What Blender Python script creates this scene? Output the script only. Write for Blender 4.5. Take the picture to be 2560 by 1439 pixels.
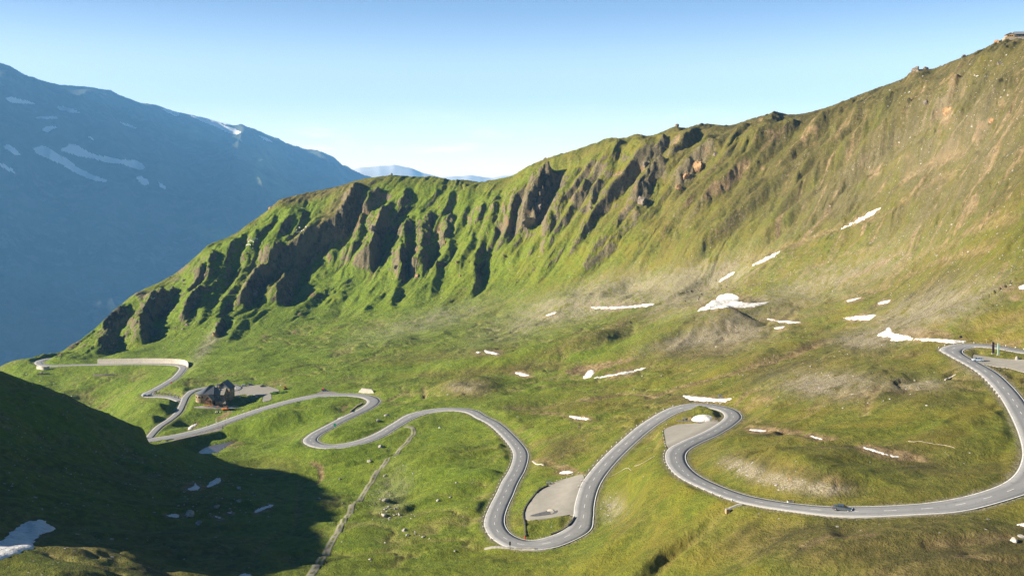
import bpy, bmesh, math, random
import numpy as np
from mathutils import Vector, Matrix
from mathutils.geometry import delaunay_2d_cdt

for o in list(bpy.data.objects):
    bpy.data.objects.remove(o)
scene = bpy.context.scene
col = scene.collection
R = math.radians
rng = np.random.default_rng(7)
random.seed(7)

# ------------------------------------------------------------------ camera
FPX, YH, CX = 2488.9, 450.0, 1280.0          # focal length in photo pixels, horizon row, centre column
cam_d = bpy.data.cameras.new('camera')
cam_d.lens = 35.0
cam_d.sensor_width = 36.0
cam_d.shift_y = -(719.5 - YH) / 2560.0       # level camera, lens shifted down
cam_d.clip_start = 1.0
cam_d.clip_end = 80000.0
cam = bpy.data.objects.new('camera', cam_d)
cam.location = (0, 0, 0)
cam.rotation_euler = (R(90), 0, 0)
col.objects.link(cam)
scene.camera = cam

# ------------------------------------------------------------------ light
SUN_DIR = Vector((-1.0, -0.15, 0.41)).normalized()     # towards the sun
SUN_EL = math.asin(SUN_DIR.z)
sun_d = bpy.data.lights.new('sun', 'SUN')
sun_d.energy = 5.0
sun_d.angle = R(0.5)
sun_d.color = (1.0, 0.90, 0.74)
sun = bpy.data.objects.new('sun', sun_d)
sun.rotation_euler = SUN_DIR.to_track_quat('Z', 'Y').to_euler()
sun.location = (-300, 0, 300)
col.objects.link(sun)

world = bpy.data.worlds.new('World')
scene.world = world
world.use_nodes = True
wn, wl = world.node_tree.nodes, world.node_tree.links
wn.clear()
w_out = wn.new('ShaderNodeOutputWorld')
w_bg = wn.new('ShaderNodeBackground')
w_bg.inputs['Strength'].default_value = 0.085
w_sky = wn.new('ShaderNodeTexSky')
w_sky.sky_type = 'NISHITA'
w_sky.sun_disc = False
w_sky.sun_elevation = SUN_EL
w_sky.sun_rotation = math.atan2(SUN_DIR.x, SUN_DIR.y)
w_sky.altitude = 2300
w_sky.air_density = 1.0
w_sky.dust_density = 2.0
w_sky.ozone_density = 1.5
# thin cloud low over the horizon, mixed into the sky by view direction
w_co = wn.new('ShaderNodeTexCoord')
w_map = wn.new('ShaderNodeMapping')
w_map.inputs['Scale'].default_value = (5.0, 5.0, 24.0)
w_noi = wn.new('ShaderNodeTexNoise')
w_noi.inputs['Scale'].default_value = 2.2
w_noi.inputs['Detail'].default_value = 7
w_noi.inputs['Roughness'].default_value = 0.62
w_sep = wn.new('ShaderNodeSeparateXYZ')
w_lo = wn.new('ShaderNodeMapRange'); w_lo.interpolation_type = 'SMOOTHSTEP'
w_lo.inputs['From Min'].default_value = 0.085; w_lo.inputs['From Max'].default_value = 0.015
w_rmp = wn.new('ShaderNodeMapRange'); w_rmp.interpolation_type = 'SMOOTHSTEP'
w_rmp.inputs['From Min'].default_value = 0.50; w_rmp.inputs['From Max'].default_value = 0.72
w_mul = wn.new('ShaderNodeMath'); w_mul.operation = 'MULTIPLY'
w_mul2 = wn.new('ShaderNodeMath'); w_mul2.operation = 'MULTIPLY'; w_mul2.inputs[1].default_value = 0.28
w_mix = wn.new('ShaderNodeMix'); w_mix.data_type = 'RGBA'
w_mix.inputs['B'].default_value = (12.0, 11.6, 11.2, 1)
wl.new(w_co.outputs['Generated'], w_map.inputs['Vector'])
wl.new(w_map.outputs['Vector'], w_noi.inputs['Vector'])
wl.new(w_co.outputs['Generated'], w_sep.inputs['Vector'])
wl.new(w_sep.outputs['Z'], w_lo.inputs['Value'])
wl.new(w_noi.outputs['Fac'], w_rmp.inputs['Value'])
wl.new(w_rmp.outputs['Result'], w_mul.inputs[0])
wl.new(w_lo.outputs['Result'], w_mul.inputs[1])
wl.new(w_mul.outputs[0], w_mul2.inputs[0])
wl.new(w_mul2.outputs[0], w_mix.inputs['Factor'])
# the sky deepens to a fuller blue away from the horizon
w_dep = wn.new('ShaderNodeValToRGB')
cr_ = w_dep.color_ramp; cr_.interpolation = 'EASE'
cr_.elements[0].position = 0.0; cr_.elements[0].color = (1.60, 1.30, 1.10, 1)
cr_.elements[1].position = 1.0; cr_.elements[1].color = (.06, .11, .18, 1)
for p_, c_ in ((.045, (1.45, 1.18, 1.02, 1)), (.10, (1.20, .97, .86, 1)), (.18, (.62, .59, .61, 1)), (.35, (.13, .21, .31, 1))):
    e_ = cr_.elements.new(p_); e_.color = c_
w_tin = wn.new('ShaderNodeMix'); w_tin.data_type = 'RGBA'; w_tin.blend_type = 'MULTIPLY'; w_tin.inputs['Factor'].default_value = 1.0
wl.new(w_sep.outputs['Z'], w_dep.inputs['Fac'])
wl.new(w_sky.outputs['Color'], w_tin.inputs['A'])
wl.new(w_dep.outputs['Color'], w_tin.inputs['B'])
wl.new(w_tin.outputs['Result'], w_mix.inputs['A'])
wl.new(w_mix.outputs['Result'], w_bg.inputs['Color'])
wl.new(w_bg.outputs['Background'], w_out.inputs['Surface'])

scene.view_settings.view_transform = 'Standard'
scene.view_settings.look = 'None'
scene.view_settings.gamma = 1.0
scene.view_settings.exposure = 1.7
scene.render.engine = 'CYCLES'
scene.cycles.use_denoising = True
scene.cycles.denoiser = 'OPENIMAGEDENOISE'
scene.cycles.denoising_input_passes = 'RGB_ALBEDO_NORMAL'
scene.cycles.denoising_prefilter = 'NONE'
scene.cycles.max_bounces = 5
scene.cycles.diffuse_bounces = 2
scene.cycles.glossy_bounces = 2
scene.cycles.volume_bounces = 0
scene.cycles.use_adaptive_sampling = True
scene.cycles.adaptive_threshold = 0.01

# ------------------------------------------------------------------ helpers
def tag(o, label=None, cat=None, group=None, kind=None):
    if label: o['label'] = label
    if cat: o['category'] = cat
    if group: o['group'] = group
    if kind: o['kind'] = kind
    return o

def link(name, me, mat=None, parent=None):
    o = bpy.data.objects.new(name, me)
    col.objects.link(o)
    if mat is not None and me is not None and not me.materials:
        me.materials.append(mat)
    if parent is not None:
        o.parent = parent
    return o

def empty(name, loc=(0, 0, 0), rz=0.0):
    o = bpy.data.objects.new(name, None)
    o.empty_display_size = 0.5
    o.location = loc
    o.rotation_euler = (0, 0, rz)
    col.objects.link(o)
    return o

def pydata(name, v, f, smooth=False):
    me = bpy.data.meshes.new(name)
    me.from_pydata([tuple(map(float, p)) for p in v], [], [tuple(map(int, q)) for q in f])
    if smooth:
        me.polygons.foreach_set('use_smooth', [True] * len(me.polygons))
    me.update()
    return me

def grid_mesh(name, X, Y, Z, smooth=True):
    nr, nc = X.shape
    co = np.empty((nr * nc, 3), np.float32)
    co[:, 0] = X.ravel(); co[:, 1] = Y.ravel(); co[:, 2] = Z.ravel()
    i = np.arange(nr * nc, dtype=np.int32).reshape(nr, nc)
    q = np.stack([i[:-1, :-1], i[:-1, 1:], i[1:, 1:], i[1:, :-1]], -1).reshape(-1, 4)
    me = bpy.data.meshes.new(name)
    me.vertices.add(len(co)); me.vertices.foreach_set('co', co.ravel())
    me.loops.add(q.size); me.loops.foreach_set('vertex_index', q.ravel())
    me.polygons.add(len(q))
    me.polygons.foreach_set('loop_start', np.arange(0, q.size, 4, dtype=np.int32))
    me.polygons.foreach_set('use_smooth', np.full(len(q), smooth))
    me.update(calc_edges=True)
    return me

def sstep(a, b, x):
    t = np.clip((x - a) / (b - a), 0, 1)
    return t * t * (3 - 2 * t)

def _hash(ix, iy, seed):
    h = (ix.astype(np.uint32) * np.uint32(374761393) + iy.astype(np.uint32) * np.uint32(668265263)
         + np.uint32((seed * 2246822519) & 0xffffffff))
    h = (h ^ (h >> np.uint32(13))) * np.uint32(1274126177)
    return h ^ (h >> np.uint32(16))

_GA = np.arange(64) * (2 * np.pi / 64)
_GX = np.cos(_GA).astype(np.float32); _GY = np.sin(_GA).astype(np.float32)

def perlin(x, y, seed=0):
    x = np.asarray(x, np.float32); y = np.asarray(y, np.float32)
    fx = np.floor(x); fy = np.floor(y)
    ix = fx.astype(np.int32); iy = fy.astype(np.int32)
    dx = x - fx; dy = y - fy
    u = dx * dx * dx * (dx * (dx * 6 - 15) + 10); v = dy * dy * dy * (dy * (dy * 6 - 15) + 10)
    def g(ax, ay, ox, oy):
        k = (_hash(ax, ay, seed) & np.uint32(63)).astype(np.int32)
        return _GX[k] * (dx - ox) + _GY[k] * (dy - oy)
    a = g(ix, iy, 0, 0); b = g(ix + 1, iy, 1, 0)
    c = g(ix, iy + 1, 0, 1); d = g(ix + 1, iy + 1, 1, 1)
    a += u * (b - a); c += u * (d - c)
    return (a + v * (c - a)) * 1.5          # about -1..1

def fbm(x, y, octv=4, seed=0, gain=0.5, lac=2.03):
    s = 0; a = 1.0; n = 0
    for k in range(octv):
        s = s + a * perlin(x, y, seed + 17 * k); n += a
        x = x * lac + 13.7; y = y * lac - 7.1; a *= gain
    return s / n

def P(px, py, h=None, d=None):
    """A photo pixel with its drop h below the camera, or its depth d, as a point of the place."""
    if d is None: d = FPX * h / (py - YH)
    else: h = d * (py - YH) / FPX
    return ((px - CX) / FPX * d, d, -h)

def catmull(pts, step=1.0):
    p = np.array(pts, float)
    p = np.vstack([2 * p[0] - p[1], p, 2 * p[-1] - p[-2]])
    out = []
    for i in range(1, len(p) - 2):
        L = np.linalg.norm(p[i + 1] - p[i]); n = max(2, int(L / step * 2))
        # centripetal parametrisation
        t0 = 0; t1 = t0 + max(1e-6, np.linalg.norm(p[i] - p[i - 1])) ** .5
        t2 = t1 + max(1e-6, L) ** .5; t3 = t2 + max(1e-6, np.linalg.norm(p[i + 2] - p[i + 1])) ** .5
        t = np.linspace(t1, t2, n, endpoint=False)[:, None]
        A1 = (t1 - t) / (t1 - t0) * p[i - 1] + (t - t0) / (t1 - t0) * p[i]
        A2 = (t2 - t) / (t2 - t1) * p[i] + (t - t1) / (t2 - t1) * p[i + 1]
        A3 = (t3 - t) / (t3 - t2) * p[i + 1] + (t - t2) / (t3 - t2) * p[i + 2]
        B1 = (t2 - t) / (t2 - t0) * A1 + (t - t0) / (t2 - t0) * A2
        B2 = (t3 - t) / (t3 - t1) * A2 + (t - t1) / (t3 - t1) * A3
        out.append((t2 - t) / (t2 - t1) * B1 + (t - t1) / (t2 - t1) * B2)
    out = np.vstack(out + [p[-2][None]])
    s = np.r_[0, np.cumsum(np.linalg.norm(np.diff(out[:, :2], axis=0), axis=1))]
    q = np.arange(0, s[-1], step)
    return np.stack([np.interp(q, s, out[:, k]) for k in range(out.shape[1])], 1)

def smooth1(a, n):
    k = np.hanning(n + 2)[1:-1]; k /= k.sum()
    return np.convolve(np.pad(a, n // 2, mode='edge'), k, 'same')[n // 2: n // 2 + len(a)]

# ------------------------------------------------------------------ roads as traced on the ground (column, row, drop below camera)
MAIN = [(2760, 905, 70), (2660, 893, 70.5), (2560, 879, 71), (2485, 866, 71.5), (2430, 863, 72), (2392, 868, 72.4), (2378, 876, 72.8), (2396, 890, 73.2), (2430, 908, 73.6),
        (2470, 932, 74), (2501, 961, 74.8), (2527, 992, 75.4), (2554, 1035, 76), (2582, 1095, 77), (2592, 1150, 78), (2560, 1208, 79),
        (2505, 1233, 79.6), (2388, 1263, 80.6), (2300, 1272, 81.2), (2116, 1278, 82.7), (1994, 1269, 84.5), (1872, 1249, 87), (1780, 1218, 91), (1718, 1186, 95),
        (1690, 1150, 98.8), (1695, 1125, 100.8), (1724, 1107, 102), (1779, 1082, 103.6), (1822, 1055, 105.2), (1833, 1040, 106), (1818, 1025, 106.6), (1785, 1016, 107.2),
        (1746, 1013, 108), (1710, 1018, 108.7), (1680, 1027, 109.4), (1623, 1061, 112), (1564, 1110, 114.4), (1515, 1159, 116.2), (1480, 1205, 117.4), (1468, 1235, 118.2),
        (1461, 1266, 119.2), (1459, 1290, 120), (1446, 1322, 120.7), (1400, 1347, 121.3), (1351, 1360, 121.9), (1302, 1360, 122.5), (1258, 1342, 123.2), (1238, 1315, 123.8),
        (1237, 1296, 124.4), (1247, 1266, 125.2), (1262, 1235, 126.1), (1275, 1205, 127.1), (1293, 1174, 128.4), (1302, 1143, 129.6), (1299, 1125, 130.4), (1275, 1094, 131.6),
        (1235, 1058, 133.2), (1204, 1042, 134), (1174, 1027, 135), (1128, 1022, 136), (1082, 1026, 137.2), (1036, 1037, 138.5), (990, 1062, 140), (945, 1088, 141.2),
        (899, 1105, 142.2), (853, 1114, 143), (822, 1116, 143.6), (791, 1111, 144.2), (776, 1101, 144.9), (788, 1086, 145.8), (822, 1067, 147.2), (868, 1043, 149),
        (914, 1021, 151), (931, 1009, 152), (934, 1001, 152.6), (923, 993, 153), (899, 988, 153.5), (847, 986, 154.3), (792, 990, 155.4), (733, 1001, 156.8), (674, 1017, 158.6),
        (601, 1041, 161), (527, 1068, 163), (453, 1087, 164.2), (391, 1097, 165), (340, 1105, 165.6), (280, 1118, 166.2)]
INN = [(372, 1094, 165.2), (398, 1066, 165), (425, 1048, 164.6), (445, 1031, 164.2), (458, 1007, 163.6), (463, 995, 163.3), (471, 985, 163), (487, 975, 162.8), (520, 968, 162.6),
       (556, 966, 162.4), (582, 963, 162.4), (596, 968, 162.4), (590, 974, 162.5), (572, 977, 162.6), (556, 980, 162.7)]
FARR = [(452, 1001, 164.0), (425, 992, 165), (395, 990, 166), (372, 989, 166.6), (368, 984, 167), (389, 973, 167.8), (417, 957, 169), (439, 943, 170.2), (453, 928, 171.4), (458, 919, 172.4), (452, 914, 173.2),
        (440, 911.5, 173.8), (417, 910, 174.4), (361, 909, 175.6), (278, 910, 177.2), (194, 912, 178.8), (133, 914, 179.8), (108, 912, 180.3), (97, 907.5, 180.8), (101, 902, 181.2), (120, 897, 181.8), (150, 893, 182.4)]

def road_line(tab, step=1.0, sm=25):
    c = catmull([P(*q) for q in tab], step)
    c[:, 2] = smooth1(c[:, 2], sm)
    return c
def road_half(c, hw, extra):
    t = np.gradient(c[:, :2], axis=0); a = np.unwrap(np.arctan2(t[:, 1], t[:, 0]))
    k = smooth1(np.abs(np.gradient(smooth1(a, 9))), 15)
    return hw + np.minimum(extra, 16 * k)
RL = {'main': road_line(MAIN), 'inn': road_line(INN, sm=15), 'far': road_line(FARR)}
HW = {'main': road_half(RL['main'], 3.65, 1.1) + .7 * sstep(.80, .86, np.linspace(0, 1, len(RL['main']))), 'inn': road_half(RL['inn'], 2.5, .6), 'far': road_half(RL['far'], 3.4, .8)}

# ------------------------------------------------------------------ ground control points
CP = []
for k, st in (('main', 14), ('inn', 16), ('far', 18)):
    CP += [tuple(p) for p in RL[k][::st]]
GROUND = [  # column, row, drop
 (1000, 900, 152), (1000, 850, 150), (1300, 800, 140), (1300, 870, 142), (1230, 880, 142), (1450, 765, 128), (1560, 765, 126), (1820, 750, 110), (1800, 782, 106), (2150, 790, 92),
 (2250, 830, 83), (2000, 800, 99), (1470, 935, 134), (1600, 920, 127), (1700, 870, 118), (1900, 900, 103), (2050, 870, 94), (1300, 935, 140), (1165, 965, 141), (1060, 1000, 146),
 (1400, 985, 134), (1600, 980, 121), (1750, 985, 110), (1900, 950, 97), (2100, 960, 87), (2250, 930, 80.5), (2300, 1050, 81), (2100, 1050, 87), (1950, 1080, 94), (2200, 1120, 86),
 (1850, 1160, 91), (1950, 1190, 85.5), (2100, 1190, 83), (2200, 1215, 82), (2400, 1200, 79.5), (2450, 1100, 79), (1760, 1040, 107), (1700, 1080, 105), (1390, 1240, 119.5), (1325, 1285, 122), (1370, 1320, 122),
 (1400, 1140, 124), (1450, 1080, 122), (1330, 1060, 130), (1350, 1190, 125), (1600, 1180, 112), (1600, 1260, 110), (1650, 1340, 102), (1500, 1400, 114), (1400, 1439, 116), (1800, 1400, 91.5),
 (2000, 1350, 85.5), (2300, 1400, 82), (2550, 1400, 81), (2500, 1300, 80.5), (2200, 1340, 83), (1100, 1200, 132), (1000, 1300, 131), (1150, 1350, 126), (1000, 1430, 124), (850, 1400, 127),
 (1100, 1100, 137), (900, 1180, 141), (950, 1250, 135.5), (800, 1220, 142), (700, 1180, 149.5), (650, 1130, 155), (560, 1115, 167), (600, 1110, 166.5), (640, 1100, 164), (700, 1045, 156), (720, 1070, 156.5), (800, 1040, 153.5), (500, 1120, 163),
 (700, 900, 159.5), (700, 870, 158), (850, 900, 156), (900, 940, 155), (620, 940, 161.5), (560, 930, 162.5), (650, 975, 162), (560, 1005, 162.8), (520, 1012, 163.5), (600, 1010, 162.3), (640, 1000, 161.6), (700, 985, 160),
 (490, 1065, 168.5), (480, 1080, 167.5), (560, 1040, 165.5), (1200, 920, 144), (1100, 930, 148)]
GROUND_D = [  # column, row, depth
 (560, 1170, 515), (470, 1135, 505), (380, 1096, 495), (300, 1056, 488), (200, 1016, 480), (120, 975, 475), (30, 945, 470), (-100, 895, 465), (-250, 840, 455),
 (100, 1100, 430), (250, 1150, 440), (400, 1200, 445), (200, 1250, 370), (50, 1250, 350), (0, 1345, 318), (60, 1345, 320), (300, 1350, 335), (500, 1280, 395), (520, 1205, 455), (620, 1250, 430),
 (700, 1350, 360), (600, 1430, 320), (400, 1439, 300), (282, 1352, 285), (150, 1378, 268), (0, 1408, 252), (150, 1445, 240), (300, 1425, 258), (-150, 1430, 240), (-150, 1250, 330),
 (20, 940, 960), (-10, 917, 1000), (60, 960, 930), (150, 960, 930), (250, 1000, 890), (130, 1000, 885), (350, 960, 882), (378, 1005, 770), (330, 1012, 740), (300, 1060, 690), (400, 1040, 700), (430, 1020, 705), (290, 1040, 830),
 # ridge face, column by column from the crest down
 (2800, 0, 720), (2800, 300, 620), (2800, 600, 500), (2800, 760, 420), (3100, -100, 640), (3100, 500, 480),
 (2560, 100, 800), (2560, 200, 745), (2560, 300, 690), (2560, 450, 610), (2560, 600, 540), (2560, 700, 490), (2560, 790, 445),
 (2430, 128, 880), (2430, 300, 790), (2430, 500, 700), (2430, 650, 620), (2430, 760, 530),
 (2300, 175, 960), (2300, 300, 890), (2300, 450, 820), (2300, 600, 740), (2300, 700, 670), (2300, 760, 610), (2300, 830, 512),
 (2150, 235, 1015), (2150, 350, 955), (2150, 500, 885), (2150, 650, 795), (2150, 740, 725),
 (2000, 285, 1070), (2000, 400, 1010), (2000, 500, 960), (2000, 600, 900), (2000, 700, 830), (2000, 760, 775),
 (1850, 303, 1120), (1850, 400, 1065), (1850, 550, 980), (1850, 680, 895), 
 (1700, 318, 1170), (1700, 450, 1095), (1700, 600, 1010), (1700, 700, 950), (1700, 750, 910),
 (1550, 342, 1215), (1550, 450, 1155), (1550, 600, 1070), (1550, 700, 1000), (1550, 745, 965),
 (1400, 385, 1260), (1400, 450, 1222), (1400, 550, 1155), (1400, 650, 1090), (1400, 750, 1020), (1400, 790, 985),
 (1250, 447, 1298), (1250, 560, 1225), (1250, 680, 1140), (1250, 770, 1050),
 (1100, 444, 1330), (1100, 550, 1270), (1100, 650, 1185), (1100, 750, 1095), (1100, 815, 1010),
 (970, 438, 1342), (970, 550, 1282), (970, 680, 1195), (970, 790, 1070),
 (850, 465, 1350), (850, 550, 1295), (850, 650, 1230), (850, 750, 1155), (850, 830, 1035), (850, 860, 960),
 (700, 500, 1330), (700, 600, 1265), (700, 700, 1195), (700, 800, 1090), 
 (600, 578, 1285), (600, 650, 1225), (600, 750, 1145), (600, 840, 1035), (600, 880, 955),
 (500, 635, 1240), (500, 720, 1170), (500, 800, 1085), (500, 870, 990),
 (400, 705, 1190), (400, 770, 1130), (400, 830, 1070), (400, 882, 1000),
 (320, 752, 1150), (320, 830, 1080), (250, 810, 1110), (250, 858, 1055), (250, 892, 990), (130, 887, 1025)]
GROUND_W = [  # x, y, z of ground the photo does not show
 (-300, 420, -54), (-300, 500, -84), (-300, 330, -38), (-300, 262, -25), (-300, 195, -46), (-420, 420, -20), (-450, 300, -15), (-450, 560, -105), (-420, 200, -50), (-600, 400, 0),
 (-240, 560, -150), (-300, 600, -185), (-400, 680, -215), (-330, 780, -205), (-500, 800, -250), (-600, 900, -280), (-700, 600, -180), (-800, 1000, -350), (-900, 300, 20),
 (-520, 1120, -250), (-640, 1200, -330), (-800, 1400, -450), (-560, 1000, -235), (-900, 1700, -550), (-500, 1300, -260), (-480, 1480, -330), (-250, 1520, -190), (-300, 1750, -380),
 (0, 1500, -150), (0, 1750, -330), (120, 1420, -60), (300, 1350, -20), (330, 1700, -250), (480, 1230, 0), (600, 1100, 20), (640, 1650, -200), (700, 900, 60), (900, 1200, -60), (-100, 120, -100), (0, 120, -90), (100, 120, -86), (200, 150, -86),
 (60, 200, -88), (-60, 220, -112), (400, 200, -78), (420, 320, -62), (600, 400, 0), (-200, 110, -85)]
CP += [P(*q) for q in GROUND] + [P(a, b, d=d) for a, b, d in GROUND_D] + GROUND_W
CP = np.array(CP)

def rbf_fit(c, lam=4.0):
    s = 100.0
    x = c[:, :2] / s
    d = np.linalg.norm(x[:, None] - x[None], axis=-1)
    K = np.where(d > 1e-9, d * d * np.log(d + 1e-12), 0)
    n = len(c)
    A = np.zeros((n + 3, n + 3)); A[:n, :n] = K + lam * 0.01 * np.eye(n)
    A[:n, n] = 1; A[:n, n + 1:] = x; A[n, :n] = 1; A[n + 1:, :n] = x.T
    w = np.linalg.solve(A, np.r_[c[:, 2], 0, 0, 0])
    def ev(X, Y):
        sh = X.shape; X = X.ravel() / s; Y = Y.ravel() / s
        out = np.empty(len(X))
        for i in range(0, len(X), 40000):
            a = X[i:i + 40000, None] - x[None, :, 0]; b = Y[i:i + 40000, None] - x[None, :, 1]
            r2 = a * a + b * b + 1e-12
            out[i:i + 40000] = (0.5 * r2 * np.log(r2)) @ w[:n] + w[n] + w[n + 1] * X[i:i + 40000] + w[n + 2] * Y[i:i + 40000]
        return out.reshape(sh)
    return ev

# terrain grid: fans out from the viewpoint so that near ground gets the finer cells
T = np.r_[-0.57 - 1.6 * (np.linspace(1, 0.02, 60) ** 1.6), np.linspace(-0.57, 0.57, 1060), 0.57 + 0.7 * (np.linspace(0.02, 1, 34) ** 1.5)]
ROW = np.r_[np.geomspace(105, 800, 560, endpoint=False), np.linspace(800, 1390, 420, endpoint=False), np.linspace(1390, 1800, 34)]
NR, NC = len(ROW), len(T)
GX = (ROW[:, None] * T[None, :]); GY = np.repeat(ROW[:, None], NC, 1)
PXC = CX + FPX * T

def upsample(coarse, ri, ci, n_r, n_c):
    def mat(idx, n):
        M = np.zeros((n, len(idx)))
        q = np.arange(n); k = np.clip(np.searchsorted(idx, q, 'right') - 1, 0, len(idx) - 2)
        f = (q - idx[k]) / (idx[k + 1] - idx[k])
        f2, f3 = f * f, f * f * f
        for off, wgt in ((-1, -.5 * f + f2 - .5 * f3), (0, 1 - 2.5 * f2 + 1.5 * f3), (1, .5 * f + 2 * f2 - 1.5 * f3), (2, -.5 * f2 + .5 * f3)):
            np.add.at(M, (q, np.clip(k + off, 0, len(idx) - 1)), wgt)
        return M
    return mat(ri, n_r) @ coarse @ mat(ci, n_c).T

ri = np.r_[np.arange(0, NR - 1, 5), NR - 1]; ci = np.r_[np.arange(0, NC - 1, 5), NC - 1]
ev = rbf_fit(CP)
Z = upsample(ev(GX[np.ix_(ri, ci)], GY[np.ix_(ri, ci)]), ri, ci, NR, NC)

def rows_of(Zc):                       # photo row of every vertex
    return YH - FPX * Zc / GY

def unproject(px, py, Zc=None):
    """first ground point seen along a photo pixel"""
    Zc = Z if Zc is None else Zc
    t = (px - CX) / FPX
    c = int(np.clip(np.searchsorted(T, t), 1, NC - 1)); f = (t - T[c - 1]) / (T[c] - T[c - 1])
    zc = Zc[:, c - 1] * (1 - f) + Zc[:, c] * f
    pr = YH - FPX * zc / ROW
    ok = np.nonzero(pr <= py)[0]
    i = int(ok[0]) if len(ok) else int(np.argmin(pr))
    if i == 0: return (t * ROW[0], ROW[0], zc[0])
    g = (pr[i - 1] - py) / max(1e-6, pr[i - 1] - pr[i]); g = min(max(g, 0), 1)
    y = ROW[i - 1] + g * (ROW[i] - ROW[i - 1])
    return (t * y, y, zc[i - 1] + g * (zc[i] - zc[i - 1]))

def ground(x, y, Zc=None):
    """height of the terrain at world x, y (arrays or numbers)"""
    Zc = Z if Zc is None else Zc
    x = np.atleast_1d(np.asarray(x, float)); y = np.atleast_1d(np.asarray(y, float))
    t = x / y
    c = np.clip(np.searchsorted(T, t), 1, NC - 1); r = np.clip(np.searchsorted(ROW, y), 1, NR - 1)
    f = np.clip((t - T[c - 1]) / (T[c] - T[c - 1]), 0, 1); g = np.clip((y - ROW[r - 1]) / (ROW[r] - ROW[r - 1]), 0, 1)
    return ((Zc[r - 1, c - 1] * (1 - f) + Zc[r - 1, c] * f) * (1 - g) + (Zc[r, c - 1] * (1 - f) + Zc[r, c] * f) * g)

# skyline of the ridge: bring the crest to the traced line
SKY = np.array([(130, 887), (200, 850), (240, 818), (290, 770), (340, 731), (400, 705), (440, 682), (470, 658), (500, 632), (520, 611), (560, 597), (590, 583), (620, 560), (650, 540), (676, 520), (700, 498), (760, 483), (850, 465), (885, 452), (920, 445),
                (980, 437), (1030, 441), (1060, 442), (1080, 440), (1115, 447), (1135, 450), (1160, 449), (1200, 455), (1235, 449), (1280, 440), (1320, 415), (1362, 397), (1400, 385), (1440, 374), (1480, 360), (1525, 343), (1545, 346), (1570, 343), (1592, 333), (1620, 341), (1650, 332), (1690, 314), (1710, 321),
                (1745, 312), (1762, 307), (1800, 313), (1830, 313), (1880, 296), (1910, 288), (1942, 278), (1970, 286), (2000, 286), (2060, 271), (2115, 250), (2165, 230), (2215, 212), (2260, 197), (2280, 176), (2310, 172), (2330, 174), (2380, 153), (2420, 138), (2470, 116), (2500, 100), (2530, 94), (2560, 97), (2700, 40), (2900, -40)])
def crest_row(Zc):
    """row index of the crest in every column"""
    pr = np.where(ROW[:, None] > 640, rows_of(Zc), 1e9)
    return np.argmin(pr, 0), pr
def gauss1(a, n):
    k = np.exp(-0.5 * (np.arange(-3 * n, 3 * n + 1) / n) ** 2); k /= k.sum()
    return np.convolve(np.pad(a, 3 * n, mode='edge'), k, 'valid')
def fit_skyline(Zc, win=130.0, blur=30):
    r, pr = crest_row(Zc)
    want = np.interp(PXC, SKY[:, 0], SKY[:, 1])
    dz = (pr[r, np.arange(NC)] - want) * ROW[r] / FPX
    on = sstep(100, 160, PXC) * (1 - sstep(2750, 2900, PXC))
    dz = np.clip(dz, -60, 60) * on
    if blur: dz = gauss1(dz, blur)
    rr = gauss1(ROW[r], 12)
    return Zc + dz[None] * np.exp(-((ROW[:, None] - rr[None]) / win) ** 2)
for _ in range(3): Z = fit_skyline(Z)
# ------------------------------------------------------------------ relief of the ridge
FOOT = np.array([(130, 900), (400, 886), (560, 882), (900, 850), (1100, 820), (1300, 795), (1500, 752), (1700, 745), (1850, 722), (2000, 740), (2200, 765), (2400, 785), (2560, 800), (2900, 800)])
PX = np.repeat(PXC[None], NR, 0)
PYB = rows_of(Z)
skyr = np.interp(PXC, SKY[:, 0], SKY[:, 1]); footr = np.interp(PXC, FOOT[:, 0], FOOT[:, 1])
cr0, _ = crest_row(Z)
hf = (footr[None] - PYB) / np.maximum(20, footr - skyr)[None]           # 0 at the foot of the ridge, 1 at its crest
behind = np.arange(NR)[:, None] >= cr0[None]
FACE = np.where(behind, 1.0, np.where(ROW[:, None] > 480, np.clip(hf, 0, 1), 0))
FACE = FACE * sstep(60, 150, PX)
FACE = np.where(ROW[:, None] < 480, 0, FACE)
U = GX * 0.87 - GY * 0.5; V = -GX * 0.5 - GY * 0.87                         # across and down the fall line
wob = 10 * fbm(GX / 60, GY / 60, 2, 5)

def seg_dist(poly, pad):
    """signed distance to a ground polyline (+ to its left going along), fraction along, and the window of rows and columns it covers"""
    p = np.array(poly)[:, :2]
    lo = p.min(0) - pad; hi = p.max(0) + pad
    r0, r1 = np.searchsorted(ROW, [lo[1], hi[1]])
    t = np.array([[lo[0] / max(lo[1], 60), lo[0] / hi[1]], [hi[0] / max(lo[1], 60), hi[0] / hi[1]]])
    c0, c1 = np.searchsorted(T, [t.min(), t.max()])
    r0 = max(0, r0 - 1); c0 = max(0, c0 - 1); r1 = min(NR, r1 + 1); c1 = min(NC, c1 + 1)
    sl = (slice(r0, r1), slice(c0, c1))
    x = GX[sl]; y = GY[sl]
    best = np.full(x.shape, 1e9); sg = np.zeros(x.shape); al = np.zeros(x.shape)
    L = np.r_[0, np.cumsum(np.linalg.norm(np.diff(p, axis=0), axis=1))]
    for i in range(len(p) - 1):
        a, b = p[i], p[i + 1]; e = b - a; l2 = max(1e-9, e @ e)
        k = np.clip(((x - a[0]) * e[0] + (y - a[1]) * e[1]) / l2, 0, 1)
        dx = x - a[0] - k * e[0]; dy = y - a[1] - k * e[1]
        d = np.hypot(dx, dy); m = d < best
        best = np.where(m, d, best); sg = np.where(m, np.sign(e[0] * dy - e[1] * dx), sg)
        al = np.where(m, (L[i] + k * (L[i + 1] - L[i])) / L[-1], al)
    return best, sg, al, sl

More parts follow.
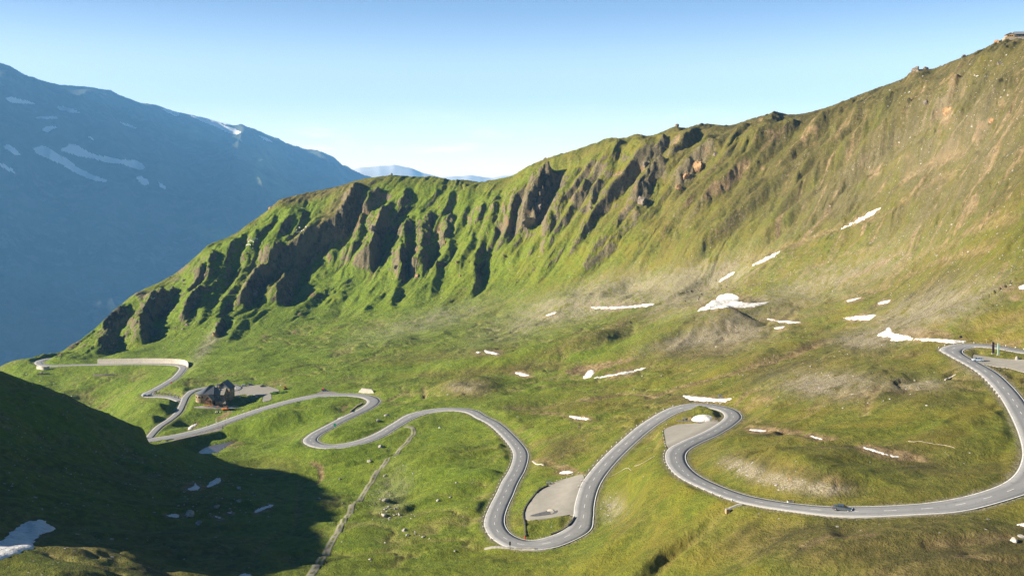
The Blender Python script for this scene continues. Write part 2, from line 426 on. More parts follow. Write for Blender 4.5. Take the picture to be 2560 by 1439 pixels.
rock = np.zeros((NR, NC)); dirt = np.zeros((NR, NC)); dry = np.zeros((NR, NC)); lush = np.zeros((NR, NC)); gravel = np.zeros((NR, NC))
SPURS = [
 ([(2010, 300), (1960, 350), (1900, 420), (1850, 470)], 11, 20, 9, .4), ([(2080, 290), (2040, 345), (1985, 400), (1930, 460)], 9, 18, 8, .3), ([(2190, 260), (2110, 345), (2030, 430), (1960, 500)], 11, 22, 9, .3), ([(2260, 260), (2180, 340), (2090, 430)], 9, 18, 8, .4),
 ([(2370, 230), (2290, 310), (2200, 390), (2110, 470)], 11, 22, 9, .4), ([(2450, 220), (2400, 290), (2320, 370), (2230, 440)], 10, 20, 9, .5), ([(2540, 200), (2480, 260), (2420, 330), (2330, 410)], 10, 20, 9, .5), ([(2560, 330), (2470, 420), (2370, 500)], 7, 18, 8, .3), ([(2400, 440), (2270, 530), (2150, 600)], 6, 18, 8, .2), ([(1880, 310), (1840, 360), (1800, 420)], 10, 20, 9, .3),
 ([(1640, 350), (1600, 400), (1560, 460), (1520, 520)], 9, 18, 8, .3), ([(1740, 330), (1700, 380), (1660, 430)], 8, 16, 7, .3),  # photo polyline from the top down, height, width of the sunny side, width of the shaded side, rockiness
 ([(925, 470), (880, 520), (845, 570), (790, 605), (740, 637), (690, 672), (640, 707)], 26, 60, 16, .8),
 ([(955, 478), (938, 510), (925, 550)], 13, 18, 9, .5), ([(975, 545), (945, 605), (925, 665), (905, 690)], 22, 26, 12, .8),
 ([(1032, 540), (1015, 590), (1005, 650), (998, 725)], 17, 24, 10, .4), ([(1075, 520), (1058, 580), (1048, 640), (1043, 690)], 18, 26, 11, .6),
 ([(1135, 530), (1120, 565), (1110, 618)], 14, 18, 8, .9), ([(1375, 430), (1350, 480), (1335, 535), (1305, 590)], 30, 30, 14, 1),
 ([(1205, 600), (1190, 650), (1178, 720)], 8, 14, 6, .5), ([(1665, 345), (1625, 388), (1603, 425)], 14, 18, 8, .8),
 ([(1800, 370), (1760, 398), (1715, 440), (1682, 478)], 13, 14, 7, 1), ([(1670, 430), (1622, 470), (1600, 500), (1580, 532)], 17, 20, 9, .8),
 ([(1505, 470), (1488, 500), (1478, 540)], 9, 12, 6, .7), ([(1475, 470), (1450, 505), (1430, 525)], 8, 12, 6, .6),
 ([(665, 690), (625, 730), (600, 778)], 20, 20, 10, 1), ([(760, 655), (715, 700), (692, 775)], 20, 22, 12, .9),
 ([(425, 735), (375, 780), (340, 830), (330, 865)], 20, 20, 11, 1), ([(320, 762), (270, 815), (245, 880)], 18, 18, 12, 1),
 ([(432, 712), (405, 760)], 9, 10, 6, .8), ([(505, 745), (470, 785), (450, 815)], 9, 12, 6, .9), ([(540, 640), (520, 680), (508, 725)], 10, 12, 6, .9),
 ([(505, 680), (480, 720), (465, 760)], 9, 11, 6, 1), ([(560, 800), (545, 825), (538, 850)], 9, 14, 5, 1), ([(760, 525), (715, 580), (650, 650)], 9, 26, 12, 0),
 ([(1250, 480), (1235, 540), (1215, 620)], 8, 16, 8, .2), ([(1305, 470), (1290, 520), (1262, 600), (1240, 640)], 10, 18, 8, .3), ([(1440, 420), (1420, 460), (1395, 530)], 9, 16, 8, .3),
 ([(1945, 285), (1930, 330), (1905, 380), (1890, 420)], 10, 24, 10, .5), ([(2120, 255), (2070, 310), (2020, 370)], 8, 22, 10, .3), ([(2210, 240), (2170, 290), (2120, 330)], 8, 18, 9, .5),
 ([(2290, 300), (2230, 350), (2150, 410)], 8, 20, 9, .4), ([(2380, 270), (2340, 300), (2320, 330)], 10, 14, 8, 1), ([(2520, 270), (2470, 310), (2430, 360)], 9, 14, 9, .8), ([(1560, 350), (1530, 400), (1500, 450)], 8, 22, 10, .2),
 ([(880, 690), (850, 740), (800, 800)], 4, 24, 12, .05), ([(960, 690), (940, 740), (900, 790)], 4, 20, 10, .1), ([(820, 700), (780, 750), (730, 800)], 4, 24, 12, .05), ([(620, 790), (590, 830), (565, 865)], 4, 18, 9, .15),
 ([(1760, 310), (1720, 350), (1690, 390)], 7, 18, 9, .2), ([(1860, 430), (1800, 500), (1740, 560)], 6, 18, 9, .3), ([(2050, 480), (1960, 560), (1870, 630)], 5, 20, 8, .2)]
rr2 = random.Random(11)                                                  # long ribs from the crest down to the scree
q_ = 560
while q_ < 2640:
    s0 = float(np.interp(q_, SKY[:, 0], SKY[:, 1])); f0 = float(np.interp(q_, FOOT[:, 0], FOOT[:, 1]))
    lean = float(np.interp(q_, [560, 1000, 1300, 1700, 2100, 2600], [.55, .30, .45, .85, 1.15, 1.3])); top = s0 + rr2.uniform(14, 60); hgt = (f0 - s0) * rr2.uniform(.45, .82)
    pl_ = [(q_ - lean * hgt * u + rr2.uniform(-7, 7), top + hgt * u) for u in (0, .25, .5, .75, 1)]
    pl_ = [(a_, min(b_, float(np.interp(a_, FOOT[:, 0], FOOT[:, 1])) - 8)) for a_, b_ in pl_]
    SPURS.append((pl_, rr2.uniform(4.5, 9.5), rr2.uniform(13, 24), rr2.uniform(6, 9), rr2.choice([0, 0, .15, .3, .5])))
    q_ += rr2.uniform(26, 52)
dz = np.zeros((NR, NC))
for poly, A, wl_, wr_, rk in SPURS:
    w = [unproject(*q) for q in poly]
    bd, sg, al, sl = seg_dist(w, 3.2 * max(wl_, wr_))
    s = bd * sg + 0.8 * wob[sl] + .14 * A * perlin(GX[sl] / 14, GY[sl] / 14, 91) + .22 * A * fbm(GX[sl] / 6, GY[sl] / 6, 3, 93)
    end = sstep(0, .2, al) * (1 - sstep(.82, 1, al)) * np.exp(-np.maximum(0, bd - 2.5 * wl_) / 10)
    left = np.exp(1.25 * np.minimum(s, 0) / wl_)
    right = np.clip(1 - s / wr_, 0, 1) ** 1.15
    prof = np.where(s < 0, left, right) - 0.45 * np.exp(-((s - 1.25 * wr_) / (0.9 * wr_)) ** 2)
    dz[sl] += A * 0.8 * end * prof
    rock[sl] = np.maximum(rock[sl], .66 * rk * end * np.exp(-((s - .25 * wr_) / (.7 * wr_)) ** 2))
Z = Z + dz * sstep(.02, .12, FACE)
# free gullies over the whole face; the fall line swings round along the ridge
WB = sstep(1250, 1850, PX)
U2 = GX * .42 - GY * .91; V2 = -GX * .91 - GY * .42
wob2 = 26 * fbm(GX / 120, GY / 120, 3, 15) + 5 * fbm(GX / 22, GY / 22, 2, 16)
def gnoise(a, b, o, seed, ph=0.0, k=1.4):
    return fbm((U + k * wob + wob2) / a, (V + 2 * wob2) / b + ph, o, seed) * (1 - WB) + fbm((U2 + k * wob + wob2) / a, (V2 + 2 * wob2) / b + ph, o, seed + 500) * WB
gmod = np.clip(.55 + 1.3 * fbm(GX / 55, GY / 55, 3, 19), 0, 1.3)
gu = U + 1.4 * wob
g1 = 1 - np.abs(gnoise(40, 170, 4, 11)) * 2.2
g2 = (1 - np.abs(gnoise(17, 75, 4, 23, 3)) * 2.2) * gmod
g3 = (1 - np.abs(gnoise(7.5, 30, 3, 29, 9)) * 2.2) * gmod
steep = sstep(.04, .34, FACE) * (1 - .25 * sstep(.9, 1, FACE))
calm = 1 - .30 * sstep(1500, 2100, PX)
Z = Z + steep * calm * (6.0 * g1 + 3.4 * g2 - 4) + steep * (1.5 * g3 + .8 * gnoise(4, 14, 3, 31) + 2.0 * (.5 - np.abs(fbm(GX / 13, GY / 13, 4, 37))))
Z = Z + sstep(.0, .15, FACE) * sstep(1400, 1900, PX) * (2.2 * g2 + .6 * g3)
crg = sstep(.15, .55, fbm(GX / 70, GY / 70, 3, 41) + .35 * (1 - sstep(200, 620, PX)) - .1 - .22 * sstep(1500, 2000, PX)) * steep
rr_ = fbm(GX / 7, GY / 7, 4, 43)
Z = Z + crg * 2.2 * np.abs(rr_) * 1.6 + np.clip(rock, 0, 1) * (5.5 * np.abs(fbm(GX / 8, GY / 8, 4, 47)) + 2.2 * fbm(GX / 4, GY / 4, 3, 49) - 1)
for _ in range(2): Z = fit_skyline(Z, 110, 10)
Z = fit_skyline(Z, 30, 2)

SNOW = [
 ([(1735, 776), (1760, 766), (1775, 756), (1790, 746), (1800, 736), (1825, 731), (1852, 741), (1845, 752), (1870, 757), (1900, 757), (1925, 752), (1918, 760), (1880, 768), (1850, 770), (1830, 768), (1790, 771), (1750, 778)], 'largest white snowfield, star shaped, at the foot of the ridge'),
 ([(1474, 766), (1520, 767), (1560, 765), (1600, 761), (1635, 757), (1632, 764), (1580, 770), (1520, 772), (1480, 771)], 'long thin snow strip behind the grassy mound at the ridge foot'),
 ([(1362, 787), (1395, 777), (1390, 784), (1370, 790)], 'short snow sliver at the ridge foot, first beyond the mound'),
 ([(1795, 704), (1815, 687), (1840, 676), (1835, 685), (1820, 694), (1800, 706)], 'small slanting snow streak just above the largest snowfield'),
 ([(1878, 663), (1910, 645), (1955, 624), (1945, 636), (1900, 659), (1882, 666)], 'narrow slanting snow streak halfway up the gully of the ridge'),
 ([(2100, 572), (2130, 557), (2150, 544), (2175, 529), (2205, 515), (2190, 531), (2165, 547), (2130, 562), (2105, 574)], 'highest slanting snow streak on the ridge face'),
 ([(2100, 794), (2150, 789), (2200, 784), (2180, 795), (2170, 801), (2120, 799)], 'triangular snow patch on the slope above the upper hairpin'),
 ([(2115, 751), (2155, 741), (2150, 747), (2120, 755)], 'thin snow sliver above the triangular patch, lower of two'), ([(2190, 757), (2230, 747), (2222, 756), (2200, 762)], 'thin snow sliver above the triangular patch, nearer the upper hairpin'),
 ([(2190, 837), (2207, 831), (2213, 820), (2228, 815), (2224, 827), (2240, 832), (2260, 837), (2282, 840), (2277, 844), (2340, 845), (2390, 848), (2430, 852), (2410, 857), (2375, 859), (2330, 853), (2270, 850), (2230, 853), (2225, 848), (2240, 845), (2215, 842), (2200, 841)], 'long branching snowfield reaching the upper hairpin'),
 ([(1912, 794), (1940, 799), (1975, 802), (2010, 805), (1985, 809), (1950, 805), (1915, 799)], 'curved snow line behind the dry knoll'), ([(1928, 820), (1950, 816), (1968, 814), (1950, 823)], 'tiny snow remnant in the hollow behind the dry knoll'),
 ([(1455, 944), (1465, 930), (1480, 921), (1487, 928), (1483, 938), (1478, 943), (1460, 947)], 'compact blocky snow patch in the mid valley hollow'), ([(1482, 942), (1530, 935), (1575, 927), (1618, 916), (1610, 924), (1560, 935), (1500, 945), (1485, 947)], 'long curved snow line running from the blocky patch'),
 ([(1286, 928), (1310, 931), (1327, 938), (1312, 941), (1293, 937)], 'small snow patch west of the blocky one, beyond the road bend'), ([(1208, 873), (1222, 877), (1258, 884), (1235, 887), (1213, 882)], 'small bright snow patch on the far meadow'),
 ([(1190, 878), (1205, 879), (1200, 883), (1192, 882)], 'tiny snow speck beside the patch on the far meadow'),
 ([(1703, 987), (1730, 989), (1780, 994), (1820, 995), (1834, 991), (1830, 1000), (1800, 1005), (1760, 1004), (1725, 1001), (1712, 995)], 'wide snow patch just behind the loop bend with the snow heap'),
 ([(1413, 1037), (1440, 1038), (1490, 1048), (1455, 1050), (1430, 1045)], 'flat snow strip on the meadow between two road legs'), ([(1393, 1180), (1415, 1175), (1437, 1177), (1434, 1182), (1415, 1184), (1398, 1183)], 'oval snow patch beside the lower parking area'),
 ([(1868, 1074), (1895, 1071), (1927, 1077), (1915, 1080), (1885, 1078)], 'snow sliver under the brown bank inside the wide bend'), ([(2016, 1083), (2040, 1089), (2067, 1098), (2055, 1100), (2030, 1093)], 'short snow streak along the brown bank inside the wide bend'),
 ([(2143, 1112), (2170, 1117), (2200, 1126), (2225, 1136), (2254, 1139), (2250, 1146), (2225, 1142), (2195, 1132), (2160, 1121)], 'slanting snow patch on brown soil inside the wide bend'), ([(2538, 1309), (2560, 1304), (2600, 1309), (2600, 1320), (2555, 1316)], 'snow scrap below the near road at the picture edge'),
 ([(2542, 718), (2560, 709), (2610, 711), (2610, 725), (2556, 725)], 'snow patch high on the slope above the upper hairpin'),
 ([(-60, 1380), (0, 1350), (20, 1335), (45, 1310), (70, 1300), (105, 1296), (112, 1301), (120, 1308), (146, 1318), (130, 1328), (110, 1334), (92, 1342), (86, 1360), (90, 1370), (70, 1374), (30, 1388), (0, 1400), (-60, 1412)], 'large shaded snowfield in the dark foreground hollow'),
 ([(464, 1222), (485, 1214), (487, 1204), (505, 1222), (480, 1227)], 'heart shaped shaded snow patch on the dark hillside'), ([(513, 1216), (530, 1200), (545, 1191), (557, 1200), (540, 1211), (520, 1219)], 'ragged shaded snow patch next to the heart shaped one'),
 ([(410, 1288), (440, 1280), (459, 1293), (430, 1293)], 'low snow scrap beside the biggest shaded boulder'), ([(531, 1285), (557, 1293), (545, 1297)], 'tiny snow scrap among shaded boulders'), ([(563, 1281), (585, 1275), (577, 1285)], 'snow fleck above the tiny scrap among shaded boulders'),
 ([(630, 1279), (645, 1269), (690, 1257), (686, 1263), (655, 1276), (640, 1282)], 'drawn out snow streak near the shadow edge'), ([(585, 1445), (605, 1430), (627, 1434), (640, 1447), (600, 1452)], 'snow patch at the lower edge beside the dark stream'),
 ([(466, 1072), (483, 1060), (496, 1056), (489, 1065), (474, 1074)], 'bluish snow remnant in the hollow below the stone inn'), ([(830, 1055), (850, 1041), (864, 1041), (846, 1051)], 'steep snow wedge beside the second hairpin road')]
# ------------------------------------------------------------------ relief of the valley floor: mounds, hummocks and runnels
LOWM = 1 - sstep(.05, .25, FACE)
MOUNDS = [  # photo column, row, world radius across, along depth, height
 (1165, 968, 24, 20, 3.5), (1450, 772, 34, 26, 9), (1800, 800, 46, 34, 8), (1640, 850, 40, 25, 5), (1950, 880, 34, 24, 3), (2100, 955, 22, 16, 2.5), (1930, 1175, 26, 13, 3.6), (2060, 1195, 22, 10, 2.2),
 (2240, 855, 22, 14, 2.0), (2500, 770, 34, 24, 4), (2350, 700, 50, 30, 4), (700, 1048, 17, 11, 3.4), (650, 1062, 14, 8, 2.0), (800, 1030, 12, 7, 2.2), (590, 1078, 13, 6, 2.6), (400, 1030, 20, 10, 3.5), (370, 1055, 16, 8, 4), (440, 1055, 8, 6, -3.5),
 (500, 1060, 15, 7, -3.0), (1400, 1120, 22, 16, 2.0), (1700, 1010, 14, 8, 1.2), (1560, 1230, 20, 14, 2.4), (1600, 1330, 22, 12, 2.4), (1330, 1000, 34, 12, 2), (1500, 950, 24, 12, -1.5), (1560, 890, 30, 14, 3.5), (1250, 905, 40, 14, 2.5),
 (1100, 1150, 26, 18, 2.5), (1000, 1220, 22, 13, -1.5), (880, 1330, 22, 14, 1.5), (1150, 1290, 20, 12, 2), (2100, 1110, 26, 12, 2.2), (2350, 1120, 26, 14, 2.0), (2250, 1010, 30, 14, 2), (1980, 1010, 26, 14, 2.4), (2300, 1350, 20, 8, 1.6), (2050, 1400, 20, 7, 1.8), (2450, 1420, 20, 6, 1.6),
 (1700, 1420, 16, 7, -1.4), (1880, 800, 20, 18, -3), (1430, 880, 30, 12, 3), (940, 1130, 22, 10, -1.5), (700, 1140, 22, 14, 1.5), (820, 1150, 16, 9, 1.6)]
for px, py, ra, rd, A in MOUNDS:
    c = unproject(px, py)
    Z = Z + 1.45 * A * np.exp(-((GX - c[0]) / ra) ** 2 - ((GY - c[1]) / rd) ** 2)
hum = fbm(GX / 56, GY / 56, 3, 61); hum2 = fbm(GX / 15 + wob / 8, GY / 15, 3, 67); hum3 = fbm(GX / 4.2, GY / 4.2, 3, 71)
nearw = .6 + .4 * sstep(200, 500, GY)
RIDGES = [([(1795, 778), (1700, 790), (1620, 815), (1520, 850), (1420, 880), (1300, 905), (1150, 918), (1010, 930)], 5.5, 26, 12), ([(2170, 1228), (2050, 1208), (1950, 1178), (1850, 1162), (1785, 1168)], 2.6, 12, 5),
 ([(1853, 1248), (1760, 1316), (1690, 1362), (1640, 1395), (1600, 1439), (1555, 1490)], 2.0, 14, 2.2), ([(2080, 850), (1960, 885), (1850, 915), (1720, 950)], 2.6, 20, 8), ([(1640, 800), (1560, 815), (1500, 850), (1430, 890)], 4, 20, 10), ([(1880, 790), (1860, 805), (1870, 825)], 4, 22, 8),
 ([(2540, 760), (2400, 800), (2300, 815)], 4, 24, 12), ([(760, 1035), (720, 1050), (690, 1075)], 1.6, 10, 7), ([(2120, 1335), (1980, 1360), (1850, 1400)], 1.6, 14, 5),
 ([(1240, 1180), (1150, 1210), (1080, 1240)], 2, 20, 8), ([(2250, 930), (2200, 975), (2175, 1020)], 2, 20, 5), ([(1180, 950), (1230, 965), (1180, 985), (1110, 975)], 1.8, 10, 5)]
for poly, A, wl_, wr_ in RIDGES:
    w = [unproject(*q) for q in poly]
    bd, sg, al, sl = seg_dist(w, 3 * wl_)
    s = bd * sg + .35 * wob[sl]
    end = sstep(0, .2, al) * (1 - sstep(.8, 1, al)) * np.exp(-np.maximum(0, bd - 2.2 * wl_) / 6)
    Z[sl] += A * end * (np.where(s < 0, np.exp(-(s / wl_) ** 2), 1 - sstep(0, 2.2 * wr_, s)) - .25 * np.exp(-((s - 2.2 * wr_) / wr_) ** 2))
Z = Z + LOWM * nearw * (3.8 * hum + 1.0 * hum2 * (1 + hum) + .22 * hum3 + .10 * fbm(GX / 1.7, GY / 1.7, 2, 77))
# terraces trodden along the meadow and small runnels
fold = 1 - np.abs(fbm((U2 + 1.5 * wob) / 30, V2 / 85, 3, 81)) * 2.4
Z = Z + LOWM * (2.2 * fold - .8) * sstep(180, 300, GY)
run = 1 - np.abs(fbm(GX / 38 + .25 * hum2, GY / 26, 2, 73)) * 3.2
runm = np.clip(run, 0, 1) ** 3 * LOWM * sstep(.05, .4, fbm(GX / 120, GY / 120, 2, 79) + .12)
Z = Z - runm * 1.3
CREASES = [  # photo polyline, depth, half width, bare-soil strength
 ([(2085, 841), (2030, 865), (1975, 893), (1926, 905), (1880, 914), (1826, 932), (1780, 945), (1735, 957), (1669, 977), (1631, 989), (1560, 986), (1472, 996), (1394, 1011), (1319, 1021), (1231, 1017)], 2.6, 3.6, 1.0),
 ([(2560, 836), (2510, 845), (2470, 852)], 2.2, 2.5, .8), ([(1853, 1257), (1820, 1284), (1760, 1332), (1700, 1374), (1650, 1405), (1615, 1439), (1570, 1490)], 3.6, 1.9, .2),
 ([(749, 1195), (747, 1240), (740, 1320), (700, 1336), (645, 1370), (630, 1400), (650, 1439)], 1.6, 1.3, .5), ([(1231, 849), (1294, 820), (1340, 805)], 2.4, 2.6, .4),
 ([(1400, 885), (1480, 868), (1545, 843), (1600, 817), (1662, 783), (1731, 767), (1760, 750)], 1.1, 2.6, .5), ([(1780, 690), (1850, 650), (1990, 610), (2100, 570), (2210, 520)], 2.0, 4, .7),
 ([(1856, 1067), (1900, 1070), (1960, 1078), (2020, 1084), (2075, 1098), (2110, 1095)], 1.8, 2.2, 1.3), ([(1990, 1368), (2040, 1352), (2120, 1340), (2200, 1336)], .5, 1.5, .5), ([(2300, 1366), (2380, 1352), (2450, 1345), (2540, 1335)], 1.4, 1.4, .6),
 ([(1835, 1000), (1870, 980), (1905, 968)], 1.8, 1.8, 1.0), ([(2200, 960), (2185, 985), (2170, 1010), (2160, 1040)], 1.4, 1.8, .6), ([(1060, 965), (1063, 985), (1062, 998)], 1.6, 1.6, .8), ([(960, 1003), (1000, 985), (1030, 975)], 2.0, 2.4, .8),
 ([(770, 1155), (800, 1165), (805, 1190), (790, 1210), (755, 1215)], .9, .9, 1.2), ([(700, 930), (800, 910), (900, 890)], 1.2, 1.6, .2), ([(880, 905), (980, 892), (1100, 868), (1200, 850)], 1.5, 2.0, .3), ([(2050, 1190), (2090, 1192), (2092, 1210), (2095, 1225)], 1.0, 1.2, .5),
 ([(1330, 1130), (1390, 1165), (1420, 1178)], .8, 1.6, .7), ([(560, 960), (620, 945), (700, 935)], .9, 1.5, .3), ([(1150, 842), (1000, 862), (900, 878)], 1.2, 1.6, .4), ([(1850, 720), (1960, 690), (2100, 640), (2250, 590)], 1.2, 2.6, .5), ([(2000, 770), (2150, 730), (2330, 660), (2500, 610)], 1.4, 2.6, .7), ([(2100, 720), (2300, 640), (2560, 540)], 1.6, 2.6, .5),
 ([(2150, 560), (2260, 500), (2400, 430)], 1.6, 3.0, .6), ([(2250, 450), (2330, 400), (2420, 380)], 1.6, 3.5, .9)]
for poly, A, hw, so in CREASES:
    w = [unproject(*q) for q in poly]
    bd, sg, al, sl = seg_dist(w, 7 * hw)
    b = bd + 1.2 * hum3[sl] * hw * .35 + .12 * wob[sl]
    end = sstep(0, .06, al) * (1 - sstep(.94, 1, al)) * (.85 + .25 * perlin(GX[sl] / 22, GY[sl] / 22, 97))
    Z[sl] -= .55 * A * end * np.exp(-(b / hw) ** 2)
    dirt[sl] = np.maximum(dirt[sl], so * end * np.exp(-(b / (hw * 1.25)) ** 2))

# ------------------------------------------------------------------ level the ground under roads and yards
def img_poly(pts, zc=None):
    return [unproject(a, b, zc) for a, b in pts]
RX0, RX1, RY0, RY1 = -540, 340, 180, 1080
RD = np.full((RY1 - RY0, RX1 - RX0), 99.0); RZ = np.zeros_like(RD); RH = np.full_like(RD, 4.0)
TRACK_PX = [(1012, 1063), (1030, 1068), (1034, 1078), (1024, 1096), (1000, 1122), (966, 1152), (945, 1174), (930, 1202), (905, 1240), (875, 1282), (850, 1315), (830, 1352), (805, 1395), (775, 1439), (745, 1480)]
tk = catmull([unproject(*q) for q in TRACK_PX], 1.0)
tk[:, 2] = smooth1(tk[:, 2], 21)
RL['track'] = tk; HW['track'] = np.full(len(tk), 1.45)
for k in ('far', 'inn', 'main'):
    for (x, y, z), hwv in zip(RL[k], HW[k]):
        i, j = int(y) - RY0, int(x) - RX0
        if not (30 < i < RD.shape[0] - 31 and 30 < j < RD.shape[1] - 31): continue
        yy, xx = np.mgrid[i - 28:i + 29, j - 28:j + 29]
        d = np.hypot(xx + RX0 - x, yy + RY0 - y) - hwv
        w = RD[i - 28:i + 29, j - 28:j + 29]; m = d < w
        w[m] = d[m]; RZ[i - 28:i + 29, j - 28:j + 29][m] = z; RH[i - 28:i + 29, j - 28:j + 29][m] = hwv
def rast(F, x, y):
    a = np.clip(np.asarray(x) - RX0, 0, F.shape[1] - 1.01); b = np.clip(np.asarray(y) - RY0, 0, F.shape[0] - 1.01)
    j = a.astype(int); i = b.astype(int); f = a - j; g = b - i
    return (F[i, j] * (1 - f) + F[i, j + 1] * f) * (1 - g) + (F[i + 1, j] * (1 - f) + F[i + 1, j + 1] * f) * g
inr = (GX > RX0 + 2) & (GX < RX1 - 2) & (GY > RY0 + 2) & (GY < RY1 - 2)
rd = np.where(inr, rast(RD, GX, GY), 99.0); rz = rast(RZ, GX, GY)
# outside of the small raster the main road still runs on the far side of the frame's edge
gap = np.clip(np.abs(Z - rz), 0, 9)
bl = sstep(1.2, 3.5 + 1.6 * gap, rd)
Z = np.where(rd < 40, (rz - .06) * (1 - bl) + Z * bl, Z)
Z = Z - .55 * (1 - sstep(-.7, .15, rd))
LOTS = {  # paved yards: photo outline
 'lot_low': [(1462, 1184), (1448, 1186), (1420, 1193), (1395, 1205), (1372, 1215), (1350, 1227), (1328, 1248), (1312, 1272), (1308, 1286), (1315, 1294), (1340, 1294), (1380, 1290), (1410, 1285), (1428, 1284), (1440, 1296), (1452, 1280), (1456, 1240)],
 'lot_high': [(1712, 1053), (1690, 1054), (1668, 1064), (1659, 1080), (1662, 1100), (1668, 1120), (1680, 1124), (1720, 1104), (1770, 1080), (1802, 1056), (1798, 1053)],
 'lot_inn': [(596, 966), (620, 964), (652, 962), (704, 969), (690, 976), (676, 981), (679, 989), (678, 998), (664, 1003), (655, 1004), (659, 995), (655, 991), (622, 986), (600, 984), (575, 990), (553, 994), (552, 982), (566, 978), (590, 976)],
 'lay_by': [(690, 1010), (740, 994), (790, 982), (806, 976), (832, 977), (850, 983), (848, 987), (790, 992), (735, 1003)],
 'lot_junction': [(372, 1098), (420, 1093), (500, 1076), (548, 1062), (560, 1066), (540, 1085), (505, 1096), (484, 1108), (446, 1113), (410, 1110)],
 'lot_top': [(2432, 888), (2446, 893), (2500, 893), (2560, 899), (2640, 905), (2640, 940), (2560, 935), (2520, 924), (2490, 914), (2468, 910), (2452, 909), (2440, 905), (2432, 897)]}
LOTS_W = {}
LOTMASK = np.zeros((NR, NC), bool)
def in_poly(x, y, p):
    r = np.zeros(np.shape(x), bool); n = len(p)
    for i in range(n):
        x0, y0 = p[i][:2]; x1, y1 = p[(i + 1) % n][:2]
        if y0 == y1: continue
        r ^= ((y0 > y) != (y1 > y)) & (x < (x1 - x0) * (y - y0) / (y1 - y0) + x0)
    return r
for k, pts in LOTS.items():
    w = np.array(img_poly(pts))
    A = np.c_[w[:, :2] - w[:, :2].mean(0), np.ones(len(w))]
    pl = np.linalg.lstsq(A, w[:, 2], rcond=None)[0]; ctr = w[:, :2].mean(0)
    def lotz(x, y, pl=pl, ctr=ctr):
        zp = (x - ctr[0]) * pl[0] + (y - ctr[1]) * pl[1] + pl[2]
        r = rast(RD, x, y); q = sstep(0, 9, r)
        return np.where(r < 20, (rast(RZ, x, y) - .05) * (1 - q) + zp * q, zp)
    LOTS_W[k] = (w, lotz)
    bb = (GX > w[:, 0].min() - 20) & (GX < w[:, 0].max() + 20) & (GY > w[:, 1].min() - 20) & (GY < w[:, 1].max() + 20)
    rr, cc = np.nonzero(bb); r0, r1, c0, c1 = rr.min(), rr.max() + 1, cc.min(), cc.max() + 1
    x = GX[r0:r1, c0:c1]; y = GY[r0:r1, c0:c1]
    ins = in_poly(x, y, w)
    dd = np.full(x.shape, 1e9)
    for i in range(len(w)):
        a, b = w[i, :2], w[(i + 1) % len(w), :2]; e = b - a; kk = np.clip(((x - a[0]) * e[0] + (y - a[1]) * e[1]) / (e @ e), 0, 1)
        dd = np.minimum(dd, np.hypot(x - a[0] - kk * e[0], y - a[1] - kk * e[1]))
    q = np.where(ins, 0, sstep(.6, 5, dd)); lz = lotz(x, y)
    zz = Z[r0:r1, c0:c1]
    onroad = rd[r0:r1, c0:c1] < 1.0
    Z[r0:r1, c0:c1] = np.where(onroad & ~ins, zz, (lz - np.where(ins, .5, .04)) * (1 - q) + zz * q)
    LOTMASK[r0:r1, c0:c1] |= ins
# basin of the pond below the road
POND_PX = [(488, 1121), (520, 1112), (555, 1105), (580, 1101), (598, 1097), (596, 1103), (575, 1110), (545, 1117), (515, 1123)]
POND = np.array(img_poly(POND_PX)); POND_Z = float(np.percentile(POND[:, 2], 35))
bb = (GX > POND[:, 0].min() - 22) & (GX < POND[:, 0].max() + 22) & (GY > POND[:, 1].min() - 22) & (GY < POND[:, 1].max() + 22)
rr, cc = np.nonzero(bb); r0, r1, c0, c1 = rr.min(), rr.max() + 1, cc.min(), cc.max() + 1
x = GX[r0:r1, c0:c1]; y = GY[r0:r1, c0:c1]; dd = np.full(x.shape, 1e9); pp_ = POND[:, :2]
for i in range(len(pp_)):
    a, b = pp_[i], pp_[(i + 1) % len(pp_)]; e = b - a; kk = np.clip(((x - a[0]) * e[0] + (y - a[1]) * e[1]) / (e @ e), 0, 1)
    dd = np.minimum(dd, np.hypot(x - a[0] - kk * e[0], y - a[1] - kk * e[1]))
dd = np.where(in_poly(x, y, pp_), -dd, dd); q = sstep(0, 14, dd)
tgt = POND_Z + np.where(dd < 0, -.6, .08 + .12 * np.clip(dd, 0, 4))
keep_ = rd[r0:r1, c0:c1] < 2.5
Z[r0:r1, c0:c1] = np.where(keep_, Z[r0:r1, c0:c1], tgt * (1 - q) + Z[r0:r1, c0:c1] * q)
PY = rows_of(Z)
